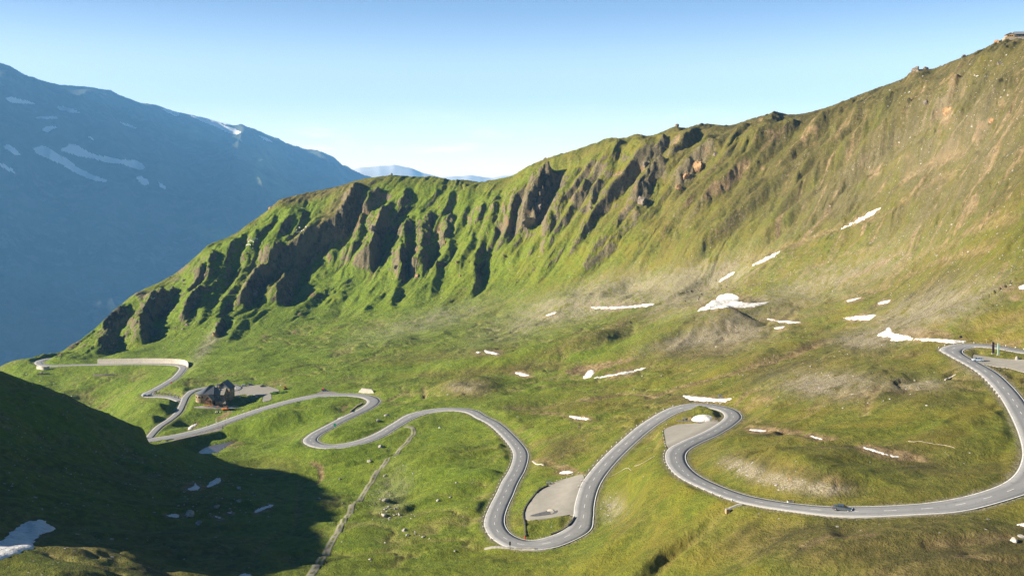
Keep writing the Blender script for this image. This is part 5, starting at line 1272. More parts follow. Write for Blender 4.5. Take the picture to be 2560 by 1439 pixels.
def deck_chair(px, py, lab):
    p = at(px, py); t = tag(empty('deck_chair', p, R(110)), lab, 'chair', 'white loungers on the inn lawn')
    mk('seat', lambda bm: bx(bm, (0, 0, .35), (1.2, .6, .08)), M_WHITE, t)
    mk('backrest', lambda bm: bx(bm, (.85, 0, .62), (.8, .6, .08), 0, 1, 0), M_WHITE, t).rotation_euler = (0, 0, 0)
    for sx in (-.5, .5):
        for s in (-1, 1): mk('leg', lambda bm: bx(bm, (sx, s * .25, .17), (.06, .06, .34)), M_WHITE, t)
deck_chair(539, 1031, 'white lounger nearest the pond side of the inn lawn'); deck_chair(543, 1031, 'white lounger in the middle of three below the terrace'); deck_chair(550, 1031, 'white lounger set apart, closest to the play tower')
p = at(564, 1022); t = tag(empty('play_tower', p, R(20)), 'brown timber play tower with orange base on the inn terrace', 'playground')
for sx in (-1.2, 1.2):
    for sy in (-1.2, 1.2): mk('post', lambda bm: bx(bm, (sx, sy, 2.0), (.22, .22, 4.4)), M_WOOD, t)
mk('platform', lambda bm: bx(bm, (0, 0, 1.7), (2.9, 2.9, .2)), M_WOOD, t)
mk('roof', lambda bm: cyl(bm, (0, 0, 5.0), 2.4, 1.8, 'Z', 4, .05), M_DSTONE, t)
mk('sand_box', lambda bm: bx(bm, (-.3, -.6, .3), (4.6, 3.4, .7)), M_ORANGE, t)
mk('slide', lambda bm: bx(bm, (3.1, 0, 1.0), (3.6, .7, .15), .0), M_STEEL, t)
p = at(622, 1008); t = tag(empty('lawn_slide', p, R(35)), 'long dark slide on the lawn between inn and road', 'slide')
mk('chute', lambda bm: prism(bm, [(-2.8, 0), (2.6, 2.6), (2.8, 2.6), (2.8, 2.3), (-2.6, -.2)], 'Y', -.35, .35), M_BLACK, t)
mk('ladder', lambda bm: (bx(bm, (2.9, -.3, 1.2), (.1, .1, 2.8)), bx(bm, (2.9, .3, 1.2), (.1, .1, 2.8))), M_WOOD, t)
# hedge humps by the yard
for a, b, rr, l_ in ((690, 982, 2.6, 'low dark green bush at the narrow end of the inn yard'), (712, 981, 2.2, 'rounded dark bush beside the digger')):
    p = at(a, b); tag(blob('bush', (p.x, p.y, p.z), rr * 1.6, rr, 1.3, int(a), mat_plain('bush_leaf', (.035, .075, .012), .9, .4, 3, .1, 0, .4), .14, 3), l_, 'bush')
# row of gate pillars by the inn
for k_, (a, b) in enumerate([(389, 984), (398, 986), (405, 988), (413, 990), (421, 992), (428, 994), (437, 997), (446, 999)]):
    p = at(a, b - 1); t = tag(empty('gate_pillar', p), nth(k_) + ' stone pillar of the driveway row, counted towards the inn' if k_ else 'thickest stone pillar, at the outer end of the driveway row', 'pillar', 'stone pillars along the inn driveway')
    mk('shaft', lambda bm: bx(bm, (0, 0, 1.2 if k_ else 1.3), (.6 if k_ else 1.3, .6 if k_ else 1.3, 2.6), 0, .9), M_STONE, t)
    mk('cap', lambda bm: bx(bm, (0, 0, 2.55 if k_ else 2.65), (.8 if k_ else 1.6, .8 if k_ else 1.6, .2)), M_CONC, t)
# pond beside the main road
pw = POND; pz = POND_Z
kp = NT('pond_water'); kp.b.inputs['Specular IOR Level'].default_value = .35
M_WATER = kp.done(kp.mix(kp.noise(.15, 3), (.05, .032, .014), (.09, .06, .03)), kp.bump(kp.noise(1.5, 3), .15, .08), .18)
b_ = densify(smooth_closed(pw[:, :2], 2), 1.5)
pond = link('pond', cdt_mesh('pond', b_, np.zeros((0, 2)), lambda x, y, ib: np.full(len(x), pz)), M_WATER); pond['kind'] = 'structure'

# ------------------------------------------------------------------ walls
def wall_line(name, pts, height, thick, mat, label, cat='wall', base=.4, block=None, group=None, hfun=None):
    """wall along ground points; split into courses of blocks when block is given"""
    c = catmull([tuple(q) for q in pts], .5) if len(pts) > 2 else np.array([np.array(pts[0]) + (np.array(pts[1]) - np.array(pts[0])) * k_ / 10 for k_ in range(11)])
    c[:, 2] = [surf(a, b) for a, b in c[:, :2]]
    s = np.r_[0, np.cumsum(np.linalg.norm(np.diff(c[:, :2], axis=0), axis=1))]
    t = tag(empty(name, tuple(c[0])), label, cat, group)
    step = block or s[-1]; n = max(1, int(round(s[-1] / step)))
    _, nn_ = frame(c)
    for k_ in range(n):
        a = k_ * s[-1] / n + (.04 if block else 0); b = (k_ + 1) * s[-1] / n - (.04 if block else 0)
        ss = np.unique(np.r_[a, s[(s > a) & (s < b)], b])
        q = np.stack([np.interp(ss, s, c[:, j]) for j in range(3)], 1); m = np.stack([np.interp(ss, s, nn_[:, j]) for j in range(2)], 1)
        hh = height * (1 if hfun is None else hfun(ss / s[-1])) * (random.uniform(.9, 1.08) if block and block < 3 else 1)
        X = []; 
        for off, up in ((-1, 0), (-1, 1), (1, 1), (1, 0)):
            zz = q[:, 2] + (hh if up else -base)
            X.append(np.c_[q[:, :2] + m * off * thick / 2, zz] - np.array([c[0, 0], c[0, 1], c[0, 2]]))
        v = np.concatenate(X); L_ = len(ss); f = []
        for r_ in range(4):
            for i_ in range(L_ - 1): f.append((r_ * L_ + i_, r_ * L_ + i_ + 1, ((r_ + 1) % 4) * L_ + i_ + 1, ((r_ + 1) % 4) * L_ + i_))
        f += [(0, L_, 2 * L_, 3 * L_), (L_ - 1, 4 * L_ - 1, 3 * L_ - 1, 2 * L_ - 1)]
        link('block' if block and block < 3 else 'panel', pydata('panel', v, f), mat, t)
    return t
i0, i1 = idx('far', 236, 910), idx('far', 466, 921)
far_c, far_n = RL['far'], frame(RL['far'])[1]
lo, hi = min(i0, i1), max(i0, i1)
wall_line('retaining_wall', [far_c[i] - np.r_[far_n[i] * (HW['far'][i] + .9), 0] for i in range(lo, hi, 6)], 4.6, .6, M_CONC, 'long pale concrete retaining wall behind the far road', block=9.0, hfun=lambda u: .55 + .45 * sstep(0, .12, u))
# viaduct carrying the far road over the gully
j0, j1 = sorted((idx('far', 148, 913), idx('far', 226, 911)))
vd = tag(empty('viaduct', tuple(far_c[j0])), 'low viaduct with concrete pillars under the far road', 'bridge')
def loc(i, off, dz): return far_c[i] + np.r_[far_n[i] * off, dz] - far_c[j0]
for i in np.linspace(j0, j1, 8).astype(int):
    q = loc(i, HW['far'][i] + .25, -2.6); mk('pillar', lambda bm: bx(bm, tuple(q), (.9, .9, 5.0), heading('far', i)), M_CONC2, vd)
q0 = [loc(i, HW['far'][i] + .2, -.25) for i in range(j0, j1, 4)]
for a, b in zip(q0[:-1], q0[1:]):
    mid = (a + b) / 2; mk('deck_edge', lambda bm: bx(bm, tuple(mid), (np.linalg.norm(b - a) + .02, .7, .7), math.atan2(b[1] - a[1], b[0] - a[0])), M_CONC2, vd)
wall_line('stone_wall', [unproject(92, 921), unproject(108, 924), unproject(124, 922)], 3.0, .8, M_CONC, 'pale stone support wall under the outermost far bend', base=3, block=2.2)
wall_line('stone_wall', [unproject(233, 939), unproject(258, 939), unproject(284, 937)], 1.6, .7, M_STONE, 'short stone wall on the green slope below the far road', block=2.0)
wall_line('stone_wall', [unproject(93, 936), unproject(110, 936), unproject(126, 935)], 1.4, .7, M_STONE, 'small stone wall on the slope under the outermost bend', block=2.0)
wall_line('stone_wall', [unproject(876, 1030), unproject(886, 1022), unproject(898, 1014), unproject(906, 1008)], 1.0, .8, M_STONE, 'dry stone wall inside the bend by the concrete face', block=1.4)
wall_line('low_wall', [unproject(1371, 1217), unproject(1350, 1227), unproject(1328, 1248), unproject(1312, 1272), unproject(1308, 1288), unproject(1311, 1305), unproject(1314, 1341)], .55, .4, M_DSTONE, 'low dark stone kerb curving round the lower parking area', block=1.6)
wall_line('low_wall', [unproject(1436, 1296), unproject(1424, 1312), unproject(1400, 1328), unproject(1375, 1336)], .35, .4, M_DSTONE, 'low dark kerb on the inside of the lowest hairpin', block=1.6)
wall_line('low_wall', [unproject(1692, 1052), unproject(1730, 1052), unproject(1764, 1052), unproject(1798, 1053)], .6, .4, M_DSTONE, 'straight low wall between snow heap and upper parking area', block=1.6)
wall_line('culvert_wall', [unproject(1212, 1372), unproject(1228, 1369), unproject(1280, 1372), unproject(1338, 1376)], .5, .7, M_CONC2, 'concrete culvert wall below the lowest hairpin', 'culvert', block=4)
wall_line('culvert_wall', [unproject(1812, 1280), unproject(1830, 1270), unproject(1858, 1262)], .5, .6, M_CONC2, 'concrete culvert edge where the ditch meets the near road', 'culvert', block=3)
wall_line('drain_channel', [unproject(1332, 1152), unproject(1346, 1160), unproject(1360, 1164)], .25, .7, M_CONC, 'short pale concrete drain beside the middle road leg', 'drain', block=2.5)
wall_line('drain_channel', [unproject(2362, 950), unproject(2378, 943), unproject(2392, 935)], .25, .6, M_CONC, 'straight pale concrete drain below the upper hairpin', 'drain', block=2.5)
wall_line('drain_pipe', [unproject(1522, 1190), unproject(1560, 1172), unproject(1600, 1160), unproject(1640, 1138)], .16, .22, M_STONE, 'thin pale pipe line across the grass between two road legs', 'pipe', block=4)
wall_line('drain_channel', [unproject(2270, 1102), unproject(2320, 1106), unproject(2360, 1112), unproject(2390, 1121)], .10, .22, M_STONE, 'thin pale stone line on the grass inside the wide bend', 'drain', block=3)
# concrete face against the hill at the hairpin
c0 = at(896, 983); c1 = at(936, 985); u = (c1 - c0); u.z = 0; L_ = u.length; a_ = math.atan2(u.y, u.x)
t = tag(empty('concrete_face', c0 + Vector((0, 2.0, 0)), a_), 'trapezoid concrete face against the hill at the hairpin', 'wall')
mk('slab', lambda bm: prism(bm, [(0, -1.2), (L_, -1.2), (L_, .9), (L_ - 2.4, 3.6), (2.8, 3.6), (0, 1.0)], 'Y', -.3, .5), M_CONC, t)
mk('coping', lambda bm: bx(bm, (L_ / 2, .1, 3.7), (L_ - 5.0, 1.0, .22)), M_CONC2, t)

# ------------------------------------------------------------------ roadside stones, poles and signs
stone_mesh = None
def guard_stone(p, rz, lab, grp):
    global stone_mesh
    t = tag(empty('guard_stone', p, rz), lab, 'guard stone', grp)
    if stone_mesh is None:
        a = mk('stone', lambda bm: bx(bm, (0, 0, .25), (.46, .34, .80), 0, .75), M_STONE, t); b = mk('white_top', lambda bm: bx(bm, (0, 0, .70), (.36, .27, .14), 0, .85), M_WHITE, t)
        stone_mesh = (a.data, b.data)
    else:
        link('stone', stone_mesh[0], None, t); link('white_top', stone_mesh[1], None, t)
def stones_along(key, pa, pb, side, step, lab):
    a, b = idx(key, *pa), idx(key, *pb)
    n2 = frame(RL[key])[1]
    for k_, i in enumerate(range(min(a, b), max(a, b), step)):
        q = RL[key][i, :2] + n2[i] * side * (HW[key][i] + .55)
        guard_stone((q[0], q[1], surf(*q) - .12), heading(key, i), nth(k_) + ' guard stone ' + lab, 'white topped guard stones beside the road')
stones_along('main', (1258, 1342), (1210, 1045), 1, 6, 'from the lowest hairpin, outer edge of the middle road leg')
stones_along('main', (1700, 1020), (1470, 1225), -1, 6, 'from the loop bend, upper edge of the diagonal road leg')
stones_along('main', (1694, 1125), (1868, 1248), 1, 6, 'from the culvert, outside of the bend below the loop')
stones_along('main', (2560, 879), (2530, 998), -1, 5, 'counted from the picture edge round the outside of the upper hairpin')
stones_along('main', (773, 1101), (870, 1113), 1, 8, 'counted towards the tip, outside of the left hairpin')
stones_along('main', (520, 1068), (660, 1020), -1, 9, 'counted towards the junction, on the straight road by the inn')
def lot_stones(pts, n, lab):
    w = np.array([unproject(*q) for q in pts]); c = catmull(w, .5)
    for k_, q in enumerate(c[np.linspace(0, len(c) - 1, n).astype(int)]): guard_stone((q[0], q[1], surf(q[0], q[1]) - .1), 0, nth(k_) + ' guard stone ' + lab, 'white topped guard stones beside the road')
lot_stones([(1666, 1063), (1657, 1080), (1660, 1100), (1664, 1118)], 8, 'counted from the snow heap, edging the upper parking area')
lot_stones([(1380, 1212), (1400, 1204), (1425, 1192), (1446, 1184)], 6, 'counted from the dark kerb, edging the lower parking area')
def pole(px, py, h, lab, mat, r=.06, plate=None):
    p = at(px, py); t = tag(empty('marker_pole' if plate is None else 'road_sign', p), lab, 'pole' if plate is None else 'sign')
    mk('post', lambda bm: cyl(bm, (0, 0, h / 2 - .2), r, h + .4, 'Z', 8), mat, t)
    if plate:
        w, hh, m2 = plate
        mk('plate', lambda bm: bx(bm, (0, -.08, h - hh / 2), (w, .06, hh)), m2, t)
    return t
pole(837, 1072, 3.4, 'green road sign by the second hairpin road', M_STEEL, .07, (1.3, 1.9, M_GREEN))
pole(1800, 1002, 3.0, 'blue road sign behind the loop bend', M_STEEL, .06, (.9, .9, M_BLUE)); pole(1815, 1006, 2.6, 'yellow road sign behind the loop bend', M_STEEL, .06, (.9, .8, M_YELLOW))
pole(2402, 856, 3.0, 'dark sign standing in the snow at the upper hairpin', M_WOOD, .09, (1.2, .9, M_BLACK)); pole(2466, 856, 1.8, 'yellow green marker sign behind the upper hairpin', M_STEEL, .06, (.5, .6, M_YELLOW))
pole(1275, 1372, 2.6, 'dark sign post at the lowest hairpin', M_BLACK, .09, (.55, 1.2, M_BLACK)); pole(428, 964, 3.0, 'red sign above the far lower road', M_STEEL, .07, (1.6, .9, M_RED))
pole(545, 1075, 6.5, 'thin pole on the near side of the straight road by the inn', M_WOOD, .07); pole(563, 1068, 6.5, 'second thin pole on the near side of the straight road', M_WOOD, .07)
pole(614, 1043, 3.2, 'short dark pole at the edge of the straight road', M_WOOD, .07); pole(849, 992, 3.2, 'dark pole at the bend by the concrete face', M_WOOD, .08); pole(2300, 1272 - 22, 2.4, 'tall wooden snow pole inside the near road', M_WOOD, .04)
pole(2380, 1247, 2.4, 'wooden snow pole inside the near road bend', M_WOOD, .05); pole(2505, 1213, 2.4, 'wooden snow pole further along the near road bend', M_WOOD, .05); pole(605, 983, 2.8, 'lamp post between inn and parking yard', M_STEEL, .08, (.5, .3, M_WHITE)); pole(701, 968, 2.2, 'white sign at the far corner of the inn yard', M_STEEL, .06, (.7, .7, M_WHITE))
pole(598, 983, 2.6, 'black post between inn and parking yard', M_BLACK, .07); pole(1975, 1202, 1.2, 'orange marker on the stony knoll by the near road', M_ORANGE, .05); pole(540, 1056, 2.6, 'white snow pole on the straight road by the inn', M_WHITE, .07); pole(1780, 1203, 2.0, 'dark snow pole where the near road bends to the loop', M_WOOD, .05)
# two pylons at the mouth of the upper side road
p = at(2483, 884); t = tag(empty('pylon', p), 'tall dark pylon on the grass island of the upper hairpin', 'pylon'); mk('column', lambda bm: bx(bm, (0, 0, 2.3), (.85, .5, 5.2), 0, .95), mat_plain('dark_corten', (.035, .022, .024), .6, .2), t); mk('foot', lambda bm: bx(bm, (0, 0, .1), (1.3, .9, .4)), M_CONC2, t)
p = at(2496, 887); t = tag(empty('pylon', p), 'pale green glass pylon beside the dark one', 'pylon'); mk('column', lambda bm: bx(bm, (0, 0, 2.3), (.65, .4, 5.2), 0, .95), mat_plain('pale_glass', (.28, .42, .34), .3, .15, 1, .5), t); mk('foot', lambda bm: bx(bm, (0, 0, .1), (1.1, .8, .4)), M_CONC2, t)
# information desks beside the parking areas
for a, b, l_ in ((1372, 1213, 'dark information desk at the edge of the lower parking area'), (1712, 1050, 'dark information desk beside the snow heap')):
    p = at(a, b); t = tag(empty('information_desk', p, R(20)), l_, 'information board', None)
    mk('panel', lambda bm: bx(bm, (0, 0, .95), (1.9, 1.0, .10), 0, 1, .35), M_STEEL, t)
    for s in (-1, 1): mk('leg', lambda bm: bx(bm, (s * .7, 0, .4), (.14, .5, .9)), M_BLACK, t)
p = at(1312, 1346); t = tag(empty('hydrant', p), 'small red hydrant at the inner kerb of the lowest hairpin', 'hydrant'); mk('barrel', lambda bm: cyl(bm, (0, 0, .4), .22, .9, 'Z', 10), M_RED, t); mk('cap', lambda bm: cyl(bm, (0, 0, .92), .27, .16, 'Z', 10, .1), M_RED, t)
p = at(1976, 1255); t = tag(empty('drain_box', p, .1), 'small concrete drain box at the inner edge of the near road', 'drain'); mk('rim', lambda bm: bx(bm, (0, 0, .15), (1.6, .9, .5)), M_CONC, t); mk('grate', lambda bm: bx(bm, (0, 0, .42), (1.2, .6, .06)), M_BLACK, t)
p = at(1819, 1282); t = tag(empty('inlet_box', p, .2), 'tan inlet box in the ditch below the near road', 'drain'); mk('box', lambda bm: bx(bm, (0, 0, .5), (1.0, .8, 1.2)), mat_plain('tan_concrete', (.34, .22, .11), .85, .15), t); mk('lid', lambda bm: bx(bm, (0, 0, 1.14), (1.1, .9, .1)), M_CONC2, t)
dp = drape('asphalt_patch', [(1322, 1292), (1345, 1285), (1370, 1279), (1388, 1276), (1396, 1279), (1390, 1287), (1360, 1291), (1335, 1294)], M_DARKPATCH, .03, 0, 1.0, 1, 0)
if dp: 
    w_, lz_ = LOTS_W['lot_low']; me_ = dp.data
    for v in me_.vertices: v.co.z = float(lz_(np.array([v.co.x]), np.array([v.co.y]))[0]) + .03
    dp['kind'] = 'structure'
p = at(1383, 1279); tag(blob('gravel_heap', (p.x, p.y, p.z), 1.9, 1.2, .6, 9, M_CONC, .15, 3), 'small pale gravel heap on the lower parking area', 'gravel')
p = at(2543, 901); tag(blob('marker_boulder', (p.x, p.y, p.z), .9, .7, 1.3, 12, M_BOULDER, .12, 2), 'upright pale boulder on the grass island of the upper hairpin', 'boulder')

# ------------------------------------------------------------------ on the ridge
def fence_row(pts, lab):
    w = [at(a, b) for a, b in pts]; t = tag(empty('snow_fence', w[0]), lab, 'snow fence', 'avalanche fences on the green ridge')
    for k_ in range(4):
        q = w[0].lerp(w[-1], (k_ + .5) / 4); z = surf(q.x, q.y); L_ = (w[-1] - w[0]).length / 4 * .82; a_ = math.atan2(w[-1].y - w[0].y, w[-1].x - w[0].x)
        mk('panel', lambda bm: (bx(bm, (q.x - w[0].x, q.y - w[0].y, z - w[0].z + .9), (L_, .12, .5), a_), bx(bm, (q.x - w[0].x, q.y - w[0].y, z - w[0].z + .2), (.15, .15, 1.5), a_)), M_STEEL if False else M_WHITE, t)
for pa, pb, l_ in (((745, 566), (768, 567), 'top avalanche fence of the group beside the dark gully'), ((739, 575), (757, 575), 'middle avalanche fence of the group beside the dark gully'), ((734, 581), (750, 581), 'bottom avalanche fence of the group beside the dark gully'),
                 ((629, 599), (645, 600), 'top avalanche fence of the group near the skyline rocks'), ((620, 606), (635, 607), 'middle avalanche fence of the group near the skyline rocks'), ((615, 614), (627, 615), 'bottom avalanche fence of the group near the skyline rocks'), ((376, 743), (388, 744), 'lowest single avalanche fence on the crag shoulder')):
    fence_row((pa, pb), l_)
def crest_at(px):
    t_ = (px - CX) / FPX; c_ = int(np.argmin(np.abs(T - t_))); pr_ = YH - FPX * Z[:, c_] / ROW; pr_ = np.where(ROW > 640, pr_, 1e9); r_ = int(np.argmin(pr_)); return Vector((T[c_] * ROW[r_], ROW[r_], Z[r_, c_]))
p = crest_at(978); t = tag(empty('summit_dome', p), 'small blue grey dome hut on the middle of the ridge crest', 'hut'); mk('wall', lambda bm: cyl(bm, (0, 0, .3), 1.7, 1.2, 'Z', 16), M_CONC2, t); d_ = blob('dome', (0, 0, .8), 1.7, 1.7, 1.5, 2, mat_plain('dome_metal', (.16, .20, .26), .4, .1, 1, .4, .4), .0, 3, False); d_.parent = t
p = crest_at(2522); p = Vector((p.x, p.y - 1.5, p.z - .3)); t = tag(empty('summit_hut', p, R(-12)), 'small gabled stone hut on the highest visible summit', 'hut')
mk('terrace', lambda bm: bx(bm, (3, 0, -1.2), (16, 9, 2.6)), M_STONE, t)
hw_ = mk('wall', lambda bm: prism(bm, [(-3.2, 0), (3.2, 0), (3.2, 2.6), (0, 3.9), (-3.2, 2.6)], 'Y', -2.8, 2.8), mat_plain('hut_wood', (.30, .20, .08), .8, .2), t)
for x_ in (-1.6, 0, 1.6):
    f_ = mk('window', lambda bm: bx(bm, (x_, -2.82, 1.5), (1.25, .1, 1.1)), M_WOOD, t); mk('pane', lambda bm: bx(bm, (x_, -2.88, 1.5), (1.05, .06, .9)), M_GLASS, f_)
mk('roof', lambda bm: prism(bm, [(-3.9, 2.35), (0, 4.0), (3.9, 2.35), (3.9, 2.6), (0, 4.3), (-3.9, 2.6)], 'Y', -3.3, 3.3), M_SLATE, t)
t = tag(empty('summit_house', p + Vector((10.5, 3.5, .3)), R(-8)), 'long dark roofed house behind the summit hut', 'house')
mk('wall', lambda bm: bx(bm, (4, 0, 1.4), (17, 7, 3.6)), M_DSTONE, t)
mk('roof', lambda bm: prism(bm, [(-4.2, 3.0), (0, 5.4), (4.2, 3.0), (4.2, 3.3), (0, 5.8), (-4.2, 3.3)], 'X', -5.2, 13.2), M_STEEL, t)
for x_ in (-1, 2, 5, 8): mk('window', lambda bm: bx(bm, (x_, -3.53, 1.8), (1.4, .08, 1.1)), M_GLASS, t)

# ------------------------------------------------------------------ rocks
BM_R = []
for s_ in range(7):
    bm = bmesh.new(); bmesh.ops.create_icosphere(bm, subdivisions=2, radius=1)
    r_ = random.Random(40 + s_)
    for _ in range(7):                                   # shear off planes so the stone gets flat faces
        n = Vector((r_.gauss(0, 1), r_.gauss(0, 1), r_.gauss(0, .8))).normalized(); d_ = r_.uniform(.45, .85)
        for v in bm.verts:
            e = v.co.dot(n) - d_
            if e > 0: v.co -= n * e
    for v in bm.verts: v.co *= 1 + r_.uniform(-.05, .05)
    me = bpy.data.meshes.new('boulder'); bm.to_mesh(me); bm.free(); me.materials.append(M_BOULDER); BM_R.append(me)
def crag_mesh(seed, mat):
    r_ = random.Random(seed); bm = bmesh.new(); bmesh.ops.create_icosphere(bm, subdivisions=3, radius=1)
    pl = [(Vector((r_.gauss(0, 1), r_.gauss(0, 1), r_.gauss(0, .55))).normalized(), r_.uniform(.42, .95)) for _ in range(13)] + [(Vector((0, 0, 1)), r_.uniform(.7, 1.0))]
    ph = [r_.uniform(0, 9) for _ in range(4)]
    for v in bm.verts:
        d_ = v.co.normalized(); rad = min([p_[1] / max(.08, d_.dot(p_[0])) for p_ in pl if d_.dot(p_[0]) > .05] + [1.3])
        q = v.co.copy(); rad *= 1 + .22 * abs(math.sin(5 * q.x + 3 * q.z + ph[0])) * abs(math.sin(6 * q.y + ph[1])) - .16 * abs(math.sin(9 * q.x - 7 * q.y + 4 * q.z + ph[2])) + r_.uniform(-.07, .07)
        v.co = d_ * rad
    me = bpy.data.meshes.new('crag'); bm.to_mesh(me); bm.free(); me.materials.append(mat); return me
BM_C = [crag_mesh(60 + i_, M_CRAG) for i_ in range(7)]; BM_D = [crag_mesh(80 + i_, M_RUST) for i_ in range(6)]
def boulder(px, py, wpx, lab, grp=None, hgt=.6, crest=False, lib=None, name='boulder', cat='boulder', yaw=None, elong=1.0):
    p = crest_at(px) if crest else at(px, py)
    r_ = wpx / 2 * p.y / FPX
    o = bpy.data.objects.new(name, random.choice(lib or BM_R)); col.objects.link(o)
    o.location = (p.x, p.y, p.z + r_ * hgt * (.25 if not crest else -.15) - (.3 * r_ if name == 'crag' else 0)); o.scale = (r_ * 1.15, r_ * random.uniform(.8, 1.1) * elong, r_ * hgt * 1.1)
    o.rotation_euler = (random.uniform(-.2, .2), random.uniform(-.2, .2), random.uniform(0, 6.28) if yaw is None else yaw)
    return tag(o, lab, cat, grp)
for a, b, w, l_ in [(962, 1250, 15, 'pale block at the middle of the rubble strip by the track'), (960, 1287, 15, 'largest grey boulder of the rubble strip, casting a dark shadow'), (974, 1295, 10, 'grey boulder just below the largest one of the rubble strip'), (1012, 1326, 15, 'flat pale slab below the rubble strip'), (1018, 1338, 11, 'thin slab just below the flat pale one'),
                    (963, 1189, 10, 'tan boulder right beside the dirt track'), (850, 1197, 9, 'upright tan stone on the shaded side of the track'), (923, 1153, 12, 'dark boulder on the grass above the track'), (952, 1117, 15, 'flat pale slab under the left hairpin road'), (798, 1246, 10, 'grey boulder at the edge of the big shadow'),
                    (473, 1286, 30, 'biggest flat boulder on the dark foreground slope'), (540, 1269, 21, 'second biggest boulder on the dark foreground slope'), (496, 1308, 19, 'flat slab low on the dark foreground slope'), (597, 1253, 16, 'pale boulder near the snow streak in the shade'), (598, 1221, 15, 'pale flat boulder above the snow streak in the shade'),
                    (2537, 1352, 26, 'largest mossy boulder at the lower corner by the near road'), (2553, 1342, 18, 'smaller boulder behind the mossy one at the lower corner'), (1095, 1251, 10, 'pale slab alone on the central meadow'), (1033, 1184, 7, 'small pale stone on the central meadow'), (1058, 1341, 9, 'lone grey stone near the lower edge of the central meadow'),
                    (945, 1052, 12, 'upright pale rock on the slope between the left hairpins'), (967, 1039, 13, 'pale rock cluster piece above the left hairpin road'), (1100, 1069, 8, 'pale stone under the arch of the road')]:
    boulder(a, b, w, l_)
def scatter(n, poly, lo, hi, lab, lib=None, hgt=.6, name='boulder', cat='boulder'):
    p = np.array(poly, float); k_ = 0; tries = 0
    while k_ < n and tries < n * 60:
        tries += 1
        a = random.uniform(p[:, 0].min(), p[:, 0].max()); b = random.uniform(p[:, 1].min(), p[:, 1].max())
        if not in_poly(np.array([a]), np.array([b]), p)[0]: continue
        q = unproject(a, b)
        if RX0 < q[0] < RX1 and RY0 < q[1] < RY1 and float(rast(RD, np.array([q[0]]), np.array([q[1]]))[0]) < 1.5: continue
        boulder(a, b, lo + (hi - lo) * random.random() ** 2.5, lab, lab, hgt, lib=lib, name=name, cat=cat); k_ += 1
scatter(26, [(945, 1225), (985, 1235), (1010, 1290), (980, 1310), (945, 1280)], 3.5, 9, 'pale stone in the rubble strip on the central meadow')
scatter(18, [(990, 1260), (1100, 1290), (1080, 1350), (985, 1345)], 2.5, 6, 'small pale stone scattered below the rubble strip')
scatter(48, [(0, 990), (120, 1000), (300, 1080), (430, 1150), (400, 1230), (150, 1180), (0, 1120)], 3, 9, 'pale stone on the upper part of the dark hillside')
scatter(46, [(430, 1150), (640, 1200), (700, 1280), (600, 1330), (440, 1280)], 3, 9, 'pale stone on the lower part of the dark hillside')
scatter(34, [(1690, 720), (1760, 690), (1830, 690), (1850, 725), (1770, 750), (1700, 755)], 3, 7, 'brown stone in the scree above the largest snowfield', BM_C)
scatter(20, [(1800, 1160), (1860, 1165), (1900, 1195), (1990, 1215), (1960, 1228), (1850, 1200)], 5, 13, 'pale rock breaking out of the stony knoll by the near road', None, .35)
scatter(14, [(1495, 1235), (1540, 1225), (1545, 1300), (1500, 1310)], 4, 9, 'pale rock on the bank right of the lowest hairpin', None, .4)
scatter(30, [(30, 915), (130, 930), (150, 970), (330, 1060), (260, 1040), (60, 960)], 2.5, 5, 'small pale stone on the slope below the far road')
for a, w, l_ in [(2285, 26, 'big brown rock on the skyline of the upper ridge'), (2312, 15, 'smaller rock right behind the big skyline rock'), (2350, 8, 'small rock on the skyline between big rock and hut'), (2408, 13, 'squat rock on the skyline nearer the hut'), (2492, 14, 'rust coloured rock just below the summit hut'), (1361, 9, 'little rock tooth on the middle of the crest'), (1692, 15, 'brown rock knob on the crest'), (676, 12, 'rust coloured rock tooth at the shoulder of the left crest')]:
    boulder(a, 0, w, l_, None, .8, True, BM_D if 'rust' in l_ else BM_C, 'skyline_rock', 'rock')
